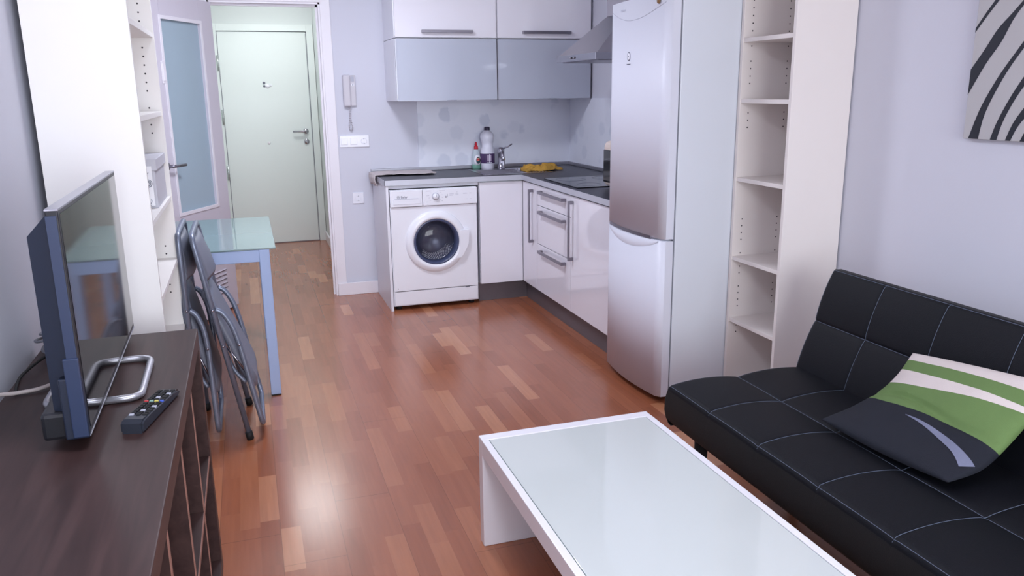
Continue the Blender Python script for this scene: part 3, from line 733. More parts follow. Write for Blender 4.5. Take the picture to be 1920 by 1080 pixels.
for x0_, x1_, z_ in ((.255, .29, .815), (.345, .385, .815), (.255, .275, .785), (.255, .268, .742), (.36, .37, .745), (.258, .268, .728)): box(b, WX+x0_-.01, WX+x1_-.01, WY-.0126, WY-.0118, z_-.0009, z_+.0009)
box(b, WX+.392, WX+.3945, WY-.0126, WY-.0118, .768, .79); 
for x0_, x1_, z_ in ((.405, .435, .789), (.447, .468, .791), (.447, .468, .782), (.405, .43, .780), (.50, .53, .789), (.545, .56, .789), (.525, .532, .75), (.548, .562, .75), (.455, .462, .80)): box(b, WX+x0_, WX+x1_, WY-.0126, WY-.0118, z_-.0011, z_+.0011)
obj('panel_print', b, LGREYTX, cp)
b = B(); lathe(b, [(.0, -.014), (.006, -.013), (.006, -.012)], (WX+.380, WY, .772), n=16, axis='Y'); obj('start_button', b, ALU, cp)
# porthole door
px, pz = 1.180, .468
door = obj('porthole_door', lathe(B(), [(.2125, WY), (.210, WY-.010), (.200, WY-.018), (.182, WY-.026), (.166, WY-.028), (.158, WY-.020), (.156, WY+.0)], (px, 0, pz), n=64, axis='Y', caps=False), WASHW, t)
b = B(); lathe(b, [(.158, WY-.019), (.150, WY-.024), (.143, WY-.018), (.138, WY-.004), (.133, WY+.03)], (px, 0, pz), n=64, axis='Y', caps=False); obj('gasket_ring', b, mat('dark_blue_ring', (70, 78, 108), .25, noise=.05), door)
b = B()
prof = [(.136*math.cos(a*PI/16), (WY+.012)-.050*math.sin(a*PI/16)**1.0) for a in range(0, 8)]+[(0, WY-.038)]
prof = [(.137, WY+.002)]+[(.112*math.cos(a*PI/18)+.004, (WY-.004)-.022*math.sin(a*PI/18)) for a in range(0, 9)]+[(.009, WY-.02595), (0, WY-.026)]
lathe(b, prof, (px-.006, 0, pz+.004), n=56, axis='Y', caps=False); obj('door_glass', b, BOWL, door)
b = B(); DR = [(.146, WY+.032), (.140, WY+.05), (.112, WY+.11), (.098, WY+.135), (.0, WY+.135)]
lathe(b, DR, (px, 0, pz), n=48, axis='Y', caps=False)
for i in range(7):
    f_ = i/6; r = .134-.030*f_; y = WY+.058+.062*f_
    for k in range(15):
        a = -2.3+k*.13+(i % 2)*.065
        t2 = bmesh.new(); bmesh.ops.create_uvsphere(t2, u_segments=6, v_segments=4, radius=.0036)
        merge(b, t2, 1, True, Matrix.Translation((px+r*math.cos(a), y, pz+r*math.sin(a))))
for r, y in ((.139, WY+.052), (.143, WY+.04)):
    tube(b, [(px+(r-.003)*math.cos(-2.3+k*.1), y, pz+(r-.003)*math.sin(-2.3+k*.1)) for k in range(22)], .0022, n=6, mi=2)
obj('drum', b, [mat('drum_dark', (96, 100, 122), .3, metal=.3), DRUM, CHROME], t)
b = B(); prism(b, [(px+.165, pz+.075), (px+.233, pz+.075), (px+.225, pz-.03), (px+.178, pz-.118), (px+.126, pz-.126), (px+.164, pz-.05)], 'Y', WY-.030, WY-.002)
bmesh.ops.bevel(b, geom=list(b.edges), offset=.004, segments=2, affect='EDGES'); obj('door_handle', b, WASHW, door)
b = B(); lathe(b, [(.02, 0), (.02, .03)], (WX+.04, WY+.06, 0), n=14); obj('foot', b, RUBBER, t)
b = B(); lathe(b, [(.02, 0), (.02, .03)], (WX+.56, WY+.06, 0), n=14); obj('foot', b, RUBBER, t)
b = B(); lathe(b, [(.0, -.001), (.003, -.001), (.003, 0)], (WX+.03, WY, .155), n=10, axis='Y'); obj('screw', b, GREYTX, t)

# ------------------------------------------------------------------ wall cabinets
UY, UX0, UXM, UX1 = 5.49, .985, 1.690, 2.392
def wall_cab(label, xa, xb, za, zb, kind):
    t = thing('wall_cabinet', label, 'cabinet', ((xa+xb)/2, 5.7, za), group='four wall cabinets over the worktop')
    obj('cabinet_body', box(B(), xa, xb, UY+.021, YK-.002, za, zb, .001), CABW, t)
    if kind == 'grey':
        d = obj('flap_door', box(B(), xa+.008, xb-.003, UY, UY+.019, za+.003, zb-.002, .001), GREYGL, t)
        b = B(); ringbox2(b, xa+.002, xb-.001, za+.0, zb-.001); obj('door_frame', b, ALU, d)
        x = xa+.345 if xa < 1.2 else xa+.37
        obj('finger_tab', box(B(), x, x+.065, UY-.012, UY+.004, za-.002, za+.0015, .0005), DSTEEL, d)
    else:
        d = obj('flap_door', box(B(), xa+.006, xb-.003, UY, UY+.019, za+.003, zb-.002, .001), GLOSSW, t)
        xh = (1.171, 1.512) if xa < 1.2 else (1.878, 2.226)
        obj('handle', bar_handle((xh[0]+.006, UY, 1.853), (xh[1]-.006, UY, 1.853), (0, -.026, 0)), DSTEEL, d)
def ringbox2(b, xa, xb, za, zb):
    w_ = .006
    box(b, xa, xa+w_, UY-.001, UY+.0195, za, zb); box(b, xb-w_*.5, xb, UY-.001, UY+.0195, za, zb); box(b, xa, xb, UY-.001, UY+.0195, za, za+.003); box(b, xa, xb, UY-.001, UY+.0195, zb-.002, zb)
ZM = 1.812
wall_cab('lower left grey glass wall cabinet over the washing machine', UX0, UXM-.001, 1.404, ZM-.002, 'grey')
wall_cab('lower right grey glass wall cabinet over the sink', UXM+.001, UX1, 1.404, ZM-.002, 'grey')
wall_cab('upper left white wall cabinet with a long bar handle', UX0, UXM-.001, ZM+.001, 2.22, 'white')
wall_cab('upper right white wall cabinet next to the extractor hood', UXM+.001, UX1, ZM+.001, 2.22, 'white')
SPM = splash_mat()
b = B(); box(b, 1.205, XR-.008, YK-.010, YK, ZT+.027, 1.404)
tag(obj('splashback', b, SPM), 'pale blue splashback with faint grey flowers behind the sink', 'splashback')
b = B(); box(b, XR-.008, XR, 3.85, YK-.010, ZT+.027, 1.404)
tag(obj('splashback', b, SPM), 'narrow side splashback with grey flowers beside the mini oven', 'splashback')
# hood
t = thing('extractor_hood', 'stainless steel pyramid extractor hood over the cooktop', 'extractor hood', (2.16, 4.66, 1.635))
HX, HY0, HY1 = 1.925, 4.355, 4.96
b = B(); box(b, HX, XR-.001, HY0, HY1, 1.632, 1.672, .002); obj('hood_rim', b, STEEL, t)
b = B(); hexa(b, [(HX+.012, HY0+.004, 1.672), (XR-.001, HY0+.004, 1.672), (XR-.001, HY1-.004, 1.672), (HX+.012, HY1-.004, 1.672)], [(2.19, 4.53, 1.90), (XR-.001, 4.53, 1.90), (XR-.001, 4.79, 1.90), (2.19, 4.79, 1.90)]); obj('hood_pyramid', b, STEEL, t)
b = B(); box(b, 2.19, XR-.001, 4.53, 4.79, 1.90, HZ, .002); obj('hood_chimney', b, STEEL, t)
b = B(); box(b, HX+.03, XR-.03, HY0+.03, HY1-.03, 1.628, 1.6325); obj('filter_grille', b, DSTEEL, t)
for k, y in enumerate((4.66, 4.685, 4.71, 4.735)):
    b = B(); lathe(b, [(.0, -.004), (.006, -.003), (.006, 0)], (HX, y, 1.652), n=12, axis='X'); obj('button', b, BLACKP if k % 2 == 0 else ALU, t)

# ------------------------------------------------------------------ fridge
FX, FXB, FY0, FY1 = 1.762, 1.822, 3.205, 3.80
t = thing('fridge', 'tall white fridge freezer with bowed doors beside the base units', 'fridge', (2.1, 3.5, 0))
b = B(); box(b, FXB, 2.39, FY0, FY1, .03, 1.865, .004); obj('fridge_body', b, FRIDGES, t)
def bowed(z0_, z1_, name):
    pts = []; n = 24
    for k in range(n+1):
        s = k/n; y = FY0+.001+(FY1-FY0-.002)*s
        e = min(s, 1-s)*(FY1-FY0); rd = .014
        edge = 0 if e > rd else (rd-math.sqrt(max(0, rd*rd-(rd-e)**2)))
        pts.append((FX-.03*math.sin(PI*s)**.9+edge, y))
    poly = pts+[(FXB-.008, FY1-.001), (FXB-.008, FY0+.001)]
    b = B(); prism(b, poly, 'Z', z0_, z1_)
    for f in b.faces:
        if abs(f.normal.z) < .5 and f.calc_center_median().x < FX+.02: f.smooth = True
    return obj(name, b, FRIDGEW, t)
lo = bowed(.035, .787, 'freezer_door'); up = bowed(.797, 1.862, 'fridge_door')
obj('seal_gap_strip', box(B(), FXB-.009, FXB+.001, FY0+.006, FY1-.006, .04, 1.86), GASKET, t)
def fx_at(y): return FX-.03*math.sin(PI*(y-FY0)/(FY1-FY0))**.9
# recessed grips
b = B(); pts = [(fx_at(3.30+.46*k/14)-.0012, 3.30+.46*k/14) for k in range(15)]
poly = pts+[(x+.02, y) for x, y in pts[::-1]]; prism(b, poly, 'Z', .7875, .803); obj('grip_recess', b, DSTEEL, up)
b = B(); up_, dn = [], []
n = 20
for k in range(n+1):
    s = k/n; y = 3.24+.54*s; d_ = .055*math.sin(PI*s)**.7
    up_.append(b.verts.new((fx_at(y)-.004-.006*math.sin(PI*s), y, .786))); dn.append(b.verts.new((fx_at(y)-.0006, y, .784-d_)))
bk = [b.verts.new((v.co.x+.008, v.co.y, v.co.z)) for v in up_]
for k in range(n):
    f = b.faces.new((up_[k], up_[k+1], dn[k+1], dn[k])); f.smooth = True; b.faces.new((bk[k], bk[k+1], up_[k+1], up_[k]))
obj('grip_lip', b, FRIDGEW, lo)
b = B(); tube(b, [(fx_at(FY0+.03+(FY1-FY0-.06)*k/20)-.0002, FY0+.03+(FY1-FY0-.06)*k/20, 1.825-.055*math.sin(PI*k/20)) for k in range(21)], .0012, n=6); obj('curved_groove', b, LGREYTX, up)
yb = 3.535; xb_ = fx_at(yb)
b = B(); lathe(b, [(.0, -.003), (.011, -.003), (.0135, 0)], (xb_, yb, 1.612), n=24, axis='X', sy=1.35); lathe(b, [(.0135, -.002), (.0155, -.002), (.0155, .001)], (xb_, yb, 1.612), n=24, axis='X', sy=1.35, mi=1)
lathe(b, [(.0, -.0042), (.0035, -.0040), (.0035, -.002)], (xb_, yb, 1.612), n=12, axis='X', mi=1); box(b, xb_-.003, xb_+.001, yb-.017, yb+.017, 1.579, 1.588, .001, mi=0); box(b, xb_-.002, xb_+.001, yb-.018, yb+.018, 1.576, 1.5795, mi=1)
obj('badge', b, [SOCKW, GREYTX], up)
b = B(); box(b, fx_at(3.60)-.0012, fx_at(3.60)+.001, 3.585, 3.635, 1.818, 1.826, .001); obj('name_plate', b, LGREYTX, up)
b = B()
for x in (FXB+.03, 2.35):
    for y in (FY0+.05, FY1-.05): lathe(b, [(.02, 0), (.02, .031)], (x, y, 0), n=12)
obj('feet', b, RUBBER, t)
b = B(); lathe(b, [(.0, -.008), (.012, -.006), (.013, 0)], (fx_at(3.285)-.0005, 3.285, 1.838), n=16, axis='X', sy=1.3)
tag(obj('fridge_magnet', b, BRASS), 'small brown magnet near the top edge of the fridge door', 'magnet')

# ------------------------------------------------------------------ things on the kitchen wall
t = thing('intercom', 'grey wall intercom with handset hanging beside the hall doorway', 'intercom', (.72, YK, 1.37))
obj('base_plate', box(B(), .728, .768, YK-.022, YK, 1.372, 1.583, .004), IVORY, t)
obj('handset', box(B(), .678, .731, YK-.046, YK-.004, 1.368, 1.586, .011, seg=3), IVORY, t)
b = B(); box(b, .736, .760, YK-.0235, YK-.0215, 1.54, 1.575, .0005); box(b, .74, .758, YK-.025, YK-.0215, 1.508, 1.526, .001, mi=1); box(b, .744, .754, YK-.0262, YK-.0245, 1.512, 1.522, mi=0); obj('button_plate', b, [LGREYTX, SOCKW], t)
b = B(); pts = []
path = smooth_path([(.713, YK-.02, 1.372), (.716, YK-.02, 1.33), (.722, YK-.018, 1.28), (.732, YK-.016, 1.225), (.722, YK-.015, 1.203), (.71, YK-.017, 1.225), (.716, YK-.019, 1.28), (.722, YK-.02, 1.33), (.724, YK-.02, 1.372)], 16)
for k, p in enumerate(path):
    co = 0 if (k < 14 or k > len(path)-15) else .0045
    pts.append(p+Vector((math.cos(k*1.3)*co, math.sin(k*1.3)*co, 0)))
tube(b, pts, .0024, n=6); obj('coiled_cord', b, IVORY, t)
def euro_socket(b, x, z, y):
    lathe(b, [(.0, .004), (.0165, .004), (.0185, -.0015), (.021, -.0015), (.021, .0)], (x, y, z), n=28, axis='Y')
    for dx in (-.0095, .0095): lathe(b, [(.0, .0025), (.003, .0025)], (x+dx, y-.0005, z), n=10, axis='Y', mi=1)
    for dz in (-.016, .016): box(b, x-.003, x+.003, y-.002, y+.002, z+dz-.002, z+dz+.002, mi=1)
t = thing('switch_plate', 'white triple wall plate with two switches and a socket', 'switch', (.74, YK, 1.125))
obj('frame_plate', box(B(), .636, .846, YK-.009, YK, 1.083, 1.166, .003, seg=3), SOCKW, t)
for x in (.668, .735): obj('rocker', box(B(), x-.024, x+.024, YK-.014, YK-.008, 1.101, 1.149, .002), SOCKW, t)
b = B(); euro_socket(b, .808, 1.124, YK-.0105); obj('socket', b, [SOCKW, GREYTX], t)
t = thing('wall_socket', 'single white wall socket low beside the washing machine', 'socket', (.744, YK, .716))
obj('frame_plate', box(B(), .704, .784, YK-.009, YK, .676, .756, .003, seg=3), SOCKW, t)
b = B(); euro_socket(b, .744, .716, YK-.0105); obj('socket', b, [SOCKW, GREYTX], t)

# ------------------------------------------------------------------ bottles, towel, cloth
bx_, by_, bz_ = 1.712, 5.845, ZT
t = thing('bleach_bottle', 'large white plastic bottle with dark cap and purple label', 'bottle', (bx_, by_, bz_))
b = B(); lathe(b, [(.046, .002), (.051, .006), (.051, .04), (.054, .045), (.054, .118), (.052, .125), (.048, .145), (.042, .165), (.041, .19), (.045, .205), (.051, .225), (.052, .24), (.048, .258), (.034, .275), (.018, .283), (.017, .29)], (bx_, by_, bz_-.002), n=36); obj('bottle_body', b, PLW, t)
b = B(); lathe(b, [(.0543, .046), (.0550, .048), (.0550, .116), (.0543, .118)], (bx_, by_, bz_-.002), n=40)
M4 = Matrix.Translation((0, 0, 0))
box(b, bx_-.018, bx_+.014, by_-.0556, by_-.040, bz_+.060, bz_+.108, .001, mi=1); box(b, bx_-.022, bx_+.02, by_-.0554, by_-.036, bz_+.047, bz_+.052, .001, mi=2)
box(b, bx_-.002, bx_+.003, by_-.0559, by_-.040, bz_+.05, bz_+.112, mi=2)
obj('label', b, [PURPLE, LILACL, SOCKW], t)
obj('cap', lathe(B(), [(.021, .288), (.022, .29), (.021, .308), (.017, .312), (0, .312)], (bx_, by_, bz_-.002), n=28), CAPP, t)
sx_, sy_ = 1.632, 5.872
t = thing('dish_soap_bottle', 'small clear green dish soap bottle with red cap', 'bottle', (sx_, sy_, ZT))
b = B(); lathe(b, [(.030, .0), (.033, .004), (.034, .035), (.035, .075), (.031, .105), (.022, .135), (.015, .148), (.014, .15)], (sx_, sy_, ZT), n=32, sy=.62, mis=[1, 1, 0, 0, 0, 0, 0, 0]); obj('bottle_body', b, [SOAPB, GREENP], t)
b = B(); lathe(b, [(.0, -.0), (.0265, .001), (.0265, .003)], (sx_+.004, sy_-.0245, ZT+.068), n=28, axis='Y', sy=1.45, mi=0)
lathe(b, [(.0, -.0012), (.0165, -.0008), (.0165, .001)], (sx_+.008, sy_-.0245, ZT+.066), n=24, axis='Y', sy=1.5, mi=1)
box(b, sx_-.004, sx_+.018, sy_-.0268, sy_-.024, ZT+.062, ZT+.082, .001, mi=2); box(b, sx_-.002, sx_+.018, sy_-.0272, sy_-.0245, ZT+.066, ZT+.074, .001, mi=3)
obj('label', b, [SOCKW, mat('dark_green_label', (60, 84, 88), .4), mat('orange_label', (226, 150, 130), .4), REDP], t)
b = B(); lathe(b, [(.0155, .148), (.0165, .15), (.0145, .168), (.011, .170), (.010, .186), (.007, .188), (.0065, .2), (0, .2)], (sx_, sy_, ZT), n=24); obj('cap', b, REDP, t)
# tea towel over the left end
b = B(); nx, ny = 30, 14; g = []
def towel(u, v):
    # u along x (0 = hanging end), v across y
    L0 = .055; s = u*.50
    y = 5.60+v*.27+.02*math.sin(u*5)*(1-v); wr = .0025*math.sin(u*23+v*5)+.002*math.sin(v*17+u*8)
    if s < L0+.02:
        k = s/(L0+.02); x = .838-.012*math.sin(PI*k*.9)-.004*v; z = ZT-.065+.072*k+(.006 if k > .8 else 0); x += .006*math.sin(v*14)*(1-k)
        y -= .02*(1-k)
    else: x = .836+(s-L0-.02)+.0; z = ZT+.008
    if u > .93: y += (v-.5)*-.03
    return Vector((x, y, z+abs(wr)))
th = .003
for i in range(nx+1):
    g.append([b.verts.new(towel(i/nx, j/ny)) for j in range(ny+1)])
for i in range(nx):
    for j in range(ny):
        f = b.faces.new((g[i][j], g[i+1][j], g[i+1][j+1], g[i][j+1])); f.smooth = True
o = tag(obj('tea_towel', b, CLOTH), 'pale beige towel lying over the left end of the worktop', 'towel')
md = o.modifiers.new('thick', 'SOLIDIFY'); md.thickness = .004; md.offset = 1
# crumpled mustard cloth
b = B(); n1, n2 = 36, 22; g = []
from mathutils import noise as NS
for i in range(n1+1):
    row = []
    for j in range(n2+1):
        u, v = i/n1, j/n2
        edge = min(1, 5*min(u, 1-u))*min(1, 5*min(v, 1-v))
        x = 1.875+.30*u+.02*math.sin(v*7); y = 5.44+.17*v+.05*u+.02*math.sin(u*9)
        h = .030*edge*(.45+.55*abs(NS.noise(Vector((u*7, v*5, 1.3))))*2)*(1.25-.5*abs(u-.55))
        row.append(b.verts.new((x+.012*NS.noise(Vector((u*6, v*6, 5))), y+.012*NS.noise(Vector((u*6, v*6, 9))), ZT+.010+h)))
    g.append(row)
for i in range(n1):
    for j in range(n2):
        f = b.faces.new((g[i][j], g[i+1][j], g[i+1][j+1], g[i][j+1])); f.smooth = True
o = tag(obj('cleaning_cloth', b, GLOVE), 'crumpled mustard yellow cloth on the sink drainer', 'cloth')
md = o.modifiers.new('thick', 'SOLIDIFY'); md.thickness = .005; md.offset = -1

# ------------------------------------------------------------------ coffee table
CX0, CX1, CY0, CY1, CZ = .635, 1.239, 1.12, 2.335, .380
t = thing('coffee_table', 'low white coffee table with inset glass top', 'coffee table', ((CX0+CX1)/2, (CY0+CY1)/2, 0))
b = B(); rw = .022
box(b, CX0, CX0+rw, CY0+.04, CY1-.04, CZ-.055, CZ, .002); box(b, CX1-rw, CX1, CY0+.04, CY1-.04, CZ-.055, CZ, .002)
obj('side_rail', b, TABLEW, t)
for y in (CY0, CY1-.042): obj('leg_panel', box(B(), CX0, CX1, y, y+.042, 0, CZ, .003), TABLEW, t)
obj('table_board', box(B(), CX0+rw, CX1-rw, CY0+.042, CY1-.042, CZ-.055, CZ-.009), TABLEW, t)
b = B(); box(b, CX0+rw+.0025, CX1-rw-.0025, CY0+.0445, CY1-.0445, CZ-.0085, CZ-.001, .001); obj('glass_inset', b, TABLEG, t)
b = B(); ringbox(b, (CX0+rw, CX1-rw, CY0+.042, CY1-.042), (CX0+rw+.0024, CX1-rw-.0024, CY0+.0444, CY1-.0444), CZ-.009, CZ-.003); obj('glass_edge', b, GREENE, t)

# ------------------------------------------------------------------ sofa
SY_0, SY_1 = .545, 2.462
seams = [2.188, 1.914, 1.640, 1.364, 1.088, .812]
def axis_samples(a, c, sm, n, rd):
    s = {a, c}
    for k in range(n+1): s.add(a+(c-a)*k/n)
    for k in range(1, 7): s.add(a+rd*(1-math.cos(k*PI/12))); s.add(c-rd*(1-math.cos(k*PI/12)))
    for q_ in sm:
        for d_ in (-.012, -.006, -.003, 0, .003, .006, .012): s.add(q_+d_)
    return sorted(x for x in s if a-1e-9 <= x <= c+1e-9)
def cushion(S0, S1, T0_, T1_, TH, sseam, tseam, A_t, A_s, rd, frame):
    """top surface h(s,t) over the rectangle, closed below; frame maps (s,t,h) to the world"""
    ts = [T0_]+tseam+[T1_]; ss = [S0]+sorted(sseam)+[S1]
    def seg(v, L_):
        for i in range(len(L_)-1):
            if v <= L_[i+1]+1e-9: return (v-L_[i])/(L_[i+1]-L_[i])
        return 1
    def h(s, t_):
        e = min(s-S0, S1-s, t_-T0_, T1_-t_); drop = 0
        if e < rd: drop = rd-math.sqrt(max(0, rd*rd-(rd-e)**2))
        v = TH-drop+A_t*max(0, math.sin(PI*seg(t_, ts)))**.75+A_s*max(0, math.sin(PI*seg(s, ss)))**.6
        for q_ in sseam: v -= .0022*math.exp(-((s-q_)/.005)**2)
        for q_ in tseam: v -= .003*math.exp(-((t_-q_)/.006)**2)
        return v
    A = axis_samples(S0, S1, sseam, 60, rd); Bt = axis_samples(T0_, T1_, tseam, 26, rd)
    b = B(); top = [[b.verts.new(frame(s, t_, h(s, t_))) for t_ in Bt] for s in A]
    for i in range(len(A)-1):
        for j in range(len(Bt)-1):
            f = b.faces.new((top[i][j], top[i+1][j], top[i+1][j+1], top[i][j+1])); f.smooth = True
    # sides
    per = [(A[i], Bt[0], top[i][0]) for i in range(len(A))]+[(A[-1], Bt[j], top[-1][j]) for j in range(1, len(Bt))]+[(A[i], Bt[-1], top[i][-1]) for i in range(len(A)-2, -1, -1)]+[(A[0], Bt[j], top[0][j]) for j in range(len(Bt)-2, 0, -1)]
    cs, ct = (S0+S1)/2, (T0_+T1_)/2; prev = [p[2] for p in per]
    for k, (fh, ins) in enumerate(((.75, -.006), (.4, -.007), (.15, -.002), (.03, .010), (0., .03))):
        ring = []
        for s, t_, _ in per:
            s2 = s+(ins if s <= S0+1e-6 else (-ins if s >= S1-1e-6 else 0)); t2 = t_+(ins if t_ <= T0_+1e-6 else (-ins if t_ >= T1_-1e-6 else 0))
            ring.append(b.verts.new(frame(s2, t2, (TH-rd)*fh)))
        n = len(ring)
        for i in range(n):
            f = b.faces.new((prev[i], prev[(i+1) % n], ring[(i+1) % n], ring[i])); f.smooth = True; f.material_index = 1
        prev = ring
    b.faces.new(prev).material_index = 1
    return b, h
ZS0 = .262
def fr_seat(s, t_, h_): return Vector((t_, s, ZS0+h_))
bdir = Vector((.145, 0, .40)).normalized(); bn = Vector((-bdir.z, 0, bdir.x))
BT = .11
b0 = Vector((1.935, 0, .385))-bn*BT
def fr_back(s, t_, h_): return b0+bdir*t_+bn*h_+Vector((0, s, 0))
t = thing('sofa_bed', 'black faux leather click clack sofa with pale grid stitching', 'sofa', (1.8, 1.5, 0))
b, hs = cushion(SY_0, SY_1, 1.392, 1.985, .148, seams, [1.682], .015, .002, .02, fr_seat)
seat = obj('seat_cushion', b, [LEATH, LEATHS], t)
b, hb = cushion(SY_0, SY_1, 0, .435, BT, seams, [.225], .010, .002, .02, fr_back)
back = obj('back_cushion', b, [LEATH, LEATHS], t)
def stitches(h_, fr, S0, S1, T0_, T1_, sseam, tseam, edge):
    b = B(); n = 50
    for s in sseam: tube(b, [fr(s, T0_+.002+(T1_-T0_-.004)*k/n, h_(s, T0_+.002+(T1_-T0_-.004)*k/n)+.0010) for k in range(n+1)], .0009, n=5)
    for q_ in tseam: tube(b, [fr(S0+.004+(S1-S0-.008)*k/160, q_, h_(S0+.004+(S1-S0-.008)*k/160, q_)+.0010) for k in range(161)], .0009, n=5)
    q_ = edge; tube(b, [fr(S0+.012+(S1-S0-.024)*k/160, q_, h_(S0+.012+(S1-S0-.024)*k/160, q_)+.0006) for k in range(161)], .0009, n=5)
    for s in (S0+.008, S1-.008): tube(b, [fr(s, T0_+.01+(T1_-T0_-.02)*k/n, h_(s, T0_+.01+(T1_-T0_-.02)*k/n)+.0006) for k in range(n+1)], .0009, n=5)
    return b
obj('stitching', stitches(hs, fr_seat, SY_0, SY_1, 1.392, 1.985, seams, [1.682], 1.398), STITCH, seat)
obj('stitching', stitches(hb, fr_back, SY_0, SY_1, 0, .435, seams, [.225], .428), STITCH, back)
b = B(); box(b, 1.46, 1.93, SY_0+.15, SY_1-.12, .225, .262, .004); obj('metal_frame', b, BLACKP, t)
for x in (1.475, 1.90):
    for y in (SY_0+.2, SY_1-.11):
        b = B(); tube(b, [(x, y, 0), (x, y, .262)], [.018, .026], n=14); obj('leg', b, RUBBER, t)

# ------------------------------------------------------------------ cushion with green and cream stripes
def catm(P, t):
    n = len(P)-1; x = min(max(t, 0), 1)*n; i = min(int(x), n-1); f = x-i
    p = [Vector(P[max(i-1, 0)]), Vector(P[i]), Vector(P[i+1]), Vector(P[min(i+2, n)])]
    return .5*((2*p[1])+(-p[0]+p[2])*f+(2*p[0]-5*p[1]+4*p[2]-p[3])*f*f+(-p[0]+3*p[1]-3*p[2]+p[3])*f**3)
LE = [(1.648, 1.945, .446), (1.76, 1.948, .462), (1.855, 1.940, .50), (1.915, 1.925, .562), (1.975, 1.935, .632)]
RE = [(1.676, 1.480, .450), (1.78, 1.470, .475), (1.868, 1.466, .545), (1.93, 1.462, .615), (1.985, 1.452, .692)]
def base(a, bb):
    pL, pR = catm(LE, bb), catm(RE, bb)
    p = pL.lerp(pR, a)
    return p+Vector((0, 0, -.012*math.sin(PI*a)*(1-bb)))
def surf(a, bb, side):
    e = 1e-3; p = base(a, bb); du = base(min(a+e, 1), bb)-base(max(a-e, 0), bb); dv = base(a, min(bb+e, 1))-base(a, max(bb-e, 0))
    nrm = du.cross(dv); nrm.normalize()
    if nrm.z < 0: nrm = -nrm
    pr = (max(0, math.sin(PI*a))*max(0, math.sin(PI*bb)))**.42
    wr = .008*math.exp(-((bb-.47-.05*math.sin(a*6))/.035)**2)*math.sin(PI*a)**.5
    wr2 = .004*NS.noise(Vector((a*5, bb*4, 2)))
    return p+nrm*((.056*pr-wr*1.7+wr2*pr*1.4) if side > 0 else -.012*pr)
def bounds(a):
    b1 = .40+.03*math.sin(a*PI)+.045*math.sin(a*2*PI)*-.3-.02*a
    lft = [.42, .68, .83, 1.0]; rgt = [.53, .60, .77, 1.0]
    up = [b1+(1-b1)*(l*(1-a)+r_*a) for l, r_ in zip(lft, rgt)]
    return [0, b1]+up
cols = [0, 1, 2, 1, 2]; NA = 64; nb = [26, 12, 8, 6, 7]
b = B(); grid = []
for i in range(NA+1):
    a = .5-.5*math.cos(PI*i/NA)*1.0 if False else i/NA
    bd = bounds(a); row = []; mi = []
    for k in range(5):
        for j in range(nb[k]):
            row.append(bd[k]+(bd[k+1]-bd[k])*j/nb[k]); mi.append(cols[k])
    row.append(1.0); grid.append((a, row, mi))
for side in (1, -1):
    vs = [[b.verts.new(surf(a, bb, side)) for bb in row] for a, row, _ in grid]
    for i in range(NA):
        for j in range(len(vs[0])-1):
            f = b.faces.new((vs[i][j], vs[i+1][j], vs[i+1][j+1], vs[i][j+1])); f.smooth = True; f.material_index = grid[i][2][j]
# grey swoosh printed on the navy half
n = 24; A1, A2 = [], []
for k in range(n+1):
    s = k/n; a = .42+.545*s; bb = .345-.02*s-.15*s**2.2; wd = .002+.04*s**.8
    A1.append(b.verts.new(surf(a+wd*.5, min(bb+wd, .37), 1)+Vector((-.0006, 0, .0012)))); A2.append(b.verts.new(surf(a-wd*.4, max(bb-wd*.6, .01), 1)+Vector((-.0006, 0, .0012))))
for k in range(n):
    f = b.faces.new((A1[k], A1[k+1], A2[k+1], A2[k])); f.material_index = 3; f.smooth = True
bmesh.ops.remove_doubles(b, verts=b.verts, dist=2e-4)
tag(obj('throw_pillow', b, [NAVYF, GREENF, CREAMF, GREYF]), 'navy, green and cream striped pillow slumped on the black sofa', 'pillow')

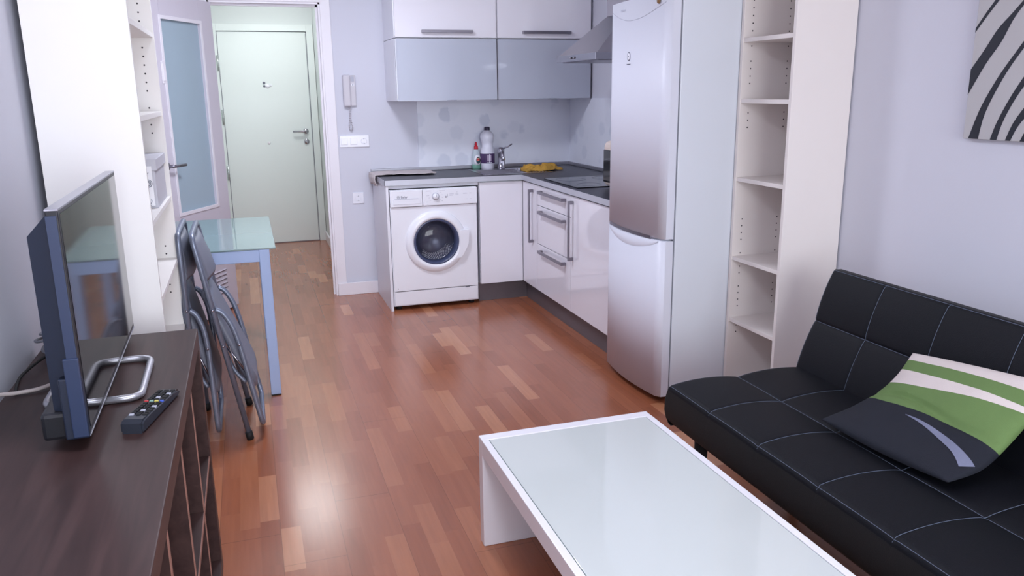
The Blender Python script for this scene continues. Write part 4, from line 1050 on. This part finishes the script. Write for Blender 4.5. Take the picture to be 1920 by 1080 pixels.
# ------------------------------------------------------------------ canvas picture on the right wall
t = thing('canvas_picture', 'canvas print of black and white animal stripes over the sofa', 'picture', (XR, 1.75, 1.28))
PY1, PY0, PZ0, PZ1, PX = 2.222, 1.20, 1.283, 2.05, 2.382
obj('canvas', box(B(), PX, XR-.002, PY0, PY1, PZ0, PZ1, .002), CANVASW, t)
def stripe(b, pts_l, pts_r):
    L_ = smooth_path([(p[0], p[1], 0) for p in pts_l], 10); Rr = smooth_path([(p[0], p[1], 0) for p in pts_r], 10)
    n = min(len(L_), len(Rr)); a = [b.verts.new((PX-.0006, min(PY1, L_[i].x), max(PZ0, L_[i].y))) for i in range(n)]; c = [b.verts.new((PX-.0006, min(PY1, Rr[i].x), max(PZ0, Rr[i].y))) for i in range(n)]
    for i in range(n-1):
        try: b.faces.new((a[i], a[i+1], c[i+1], c[i]))
        except ValueError: pass
b = B()
stripe(b, [(2.222, 1.650), (2.185, 1.70), (2.135, 1.76), (2.05, 1.85), (1.95, 1.93)], [(2.222, 1.635), (2.178, 1.69), (2.125, 1.75), (2.035, 1.84), (1.935, 1.92)])
stripe(b, [(2.222, 1.515), (2.175, 1.58), (2.135, 1.64), (2.085, 1.69), (2.03, 1.745), (1.93, 1.83), (1.8, 1.9)], [(2.222, 1.43), (2.165, 1.53), (2.115, 1.60), (2.075, 1.675), (2.02, 1.735), (1.91, 1.81), (1.78, 1.88)])
stripe(b, [(2.199, 1.284), (2.165, 1.385), (2.115, 1.480), (2.06, 1.56), (2.0, 1.635), (1.88, 1.745), (1.7, 1.85)], [(2.159, 1.284), (2.143, 1.37), (2.098, 1.47), (2.048, 1.55), (1.985, 1.625), (1.86, 1.73), (1.68, 1.83)])
stripe(b, [(2.112, 1.284), (2.09, 1.35), (2.045, 1.44), (1.99, 1.52), (1.90, 1.61), (1.77, 1.71), (1.6, 1.79)], [(2.086, 1.284), (2.068, 1.35), (2.025, 1.435), (1.97, 1.505), (1.88, 1.59), (1.75, 1.69), (1.58, 1.77)])
stripe(b, [(2.054, 1.284), (2.03, 1.345), (1.985, 1.41), (1.92, 1.49), (1.82, 1.58), (1.66, 1.68), (1.5, 1.73)], [(2.034, 1.284), (2.01, 1.335), (1.96, 1.395), (1.895, 1.47), (1.79, 1.56), (1.64, 1.65), (1.48, 1.70)])
for k in range(5):
    y = 2.0-k*.13
    stripe(b, [(y, 1.284), (y-.04, 1.36), (y-.12, 1.45), (y-.25, 1.54), (y-.45, 1.60)], [(y-.03, 1.284), (y-.065, 1.345), (y-.145, 1.43), (y-.27, 1.51), (y-.46, 1.57)])
for v in list(b.verts):
    v.co.y = max(PY0, v.co.y); v.co.z = min(PZ1, v.co.z)
obj('stripe_print', b, CANVASD, t)
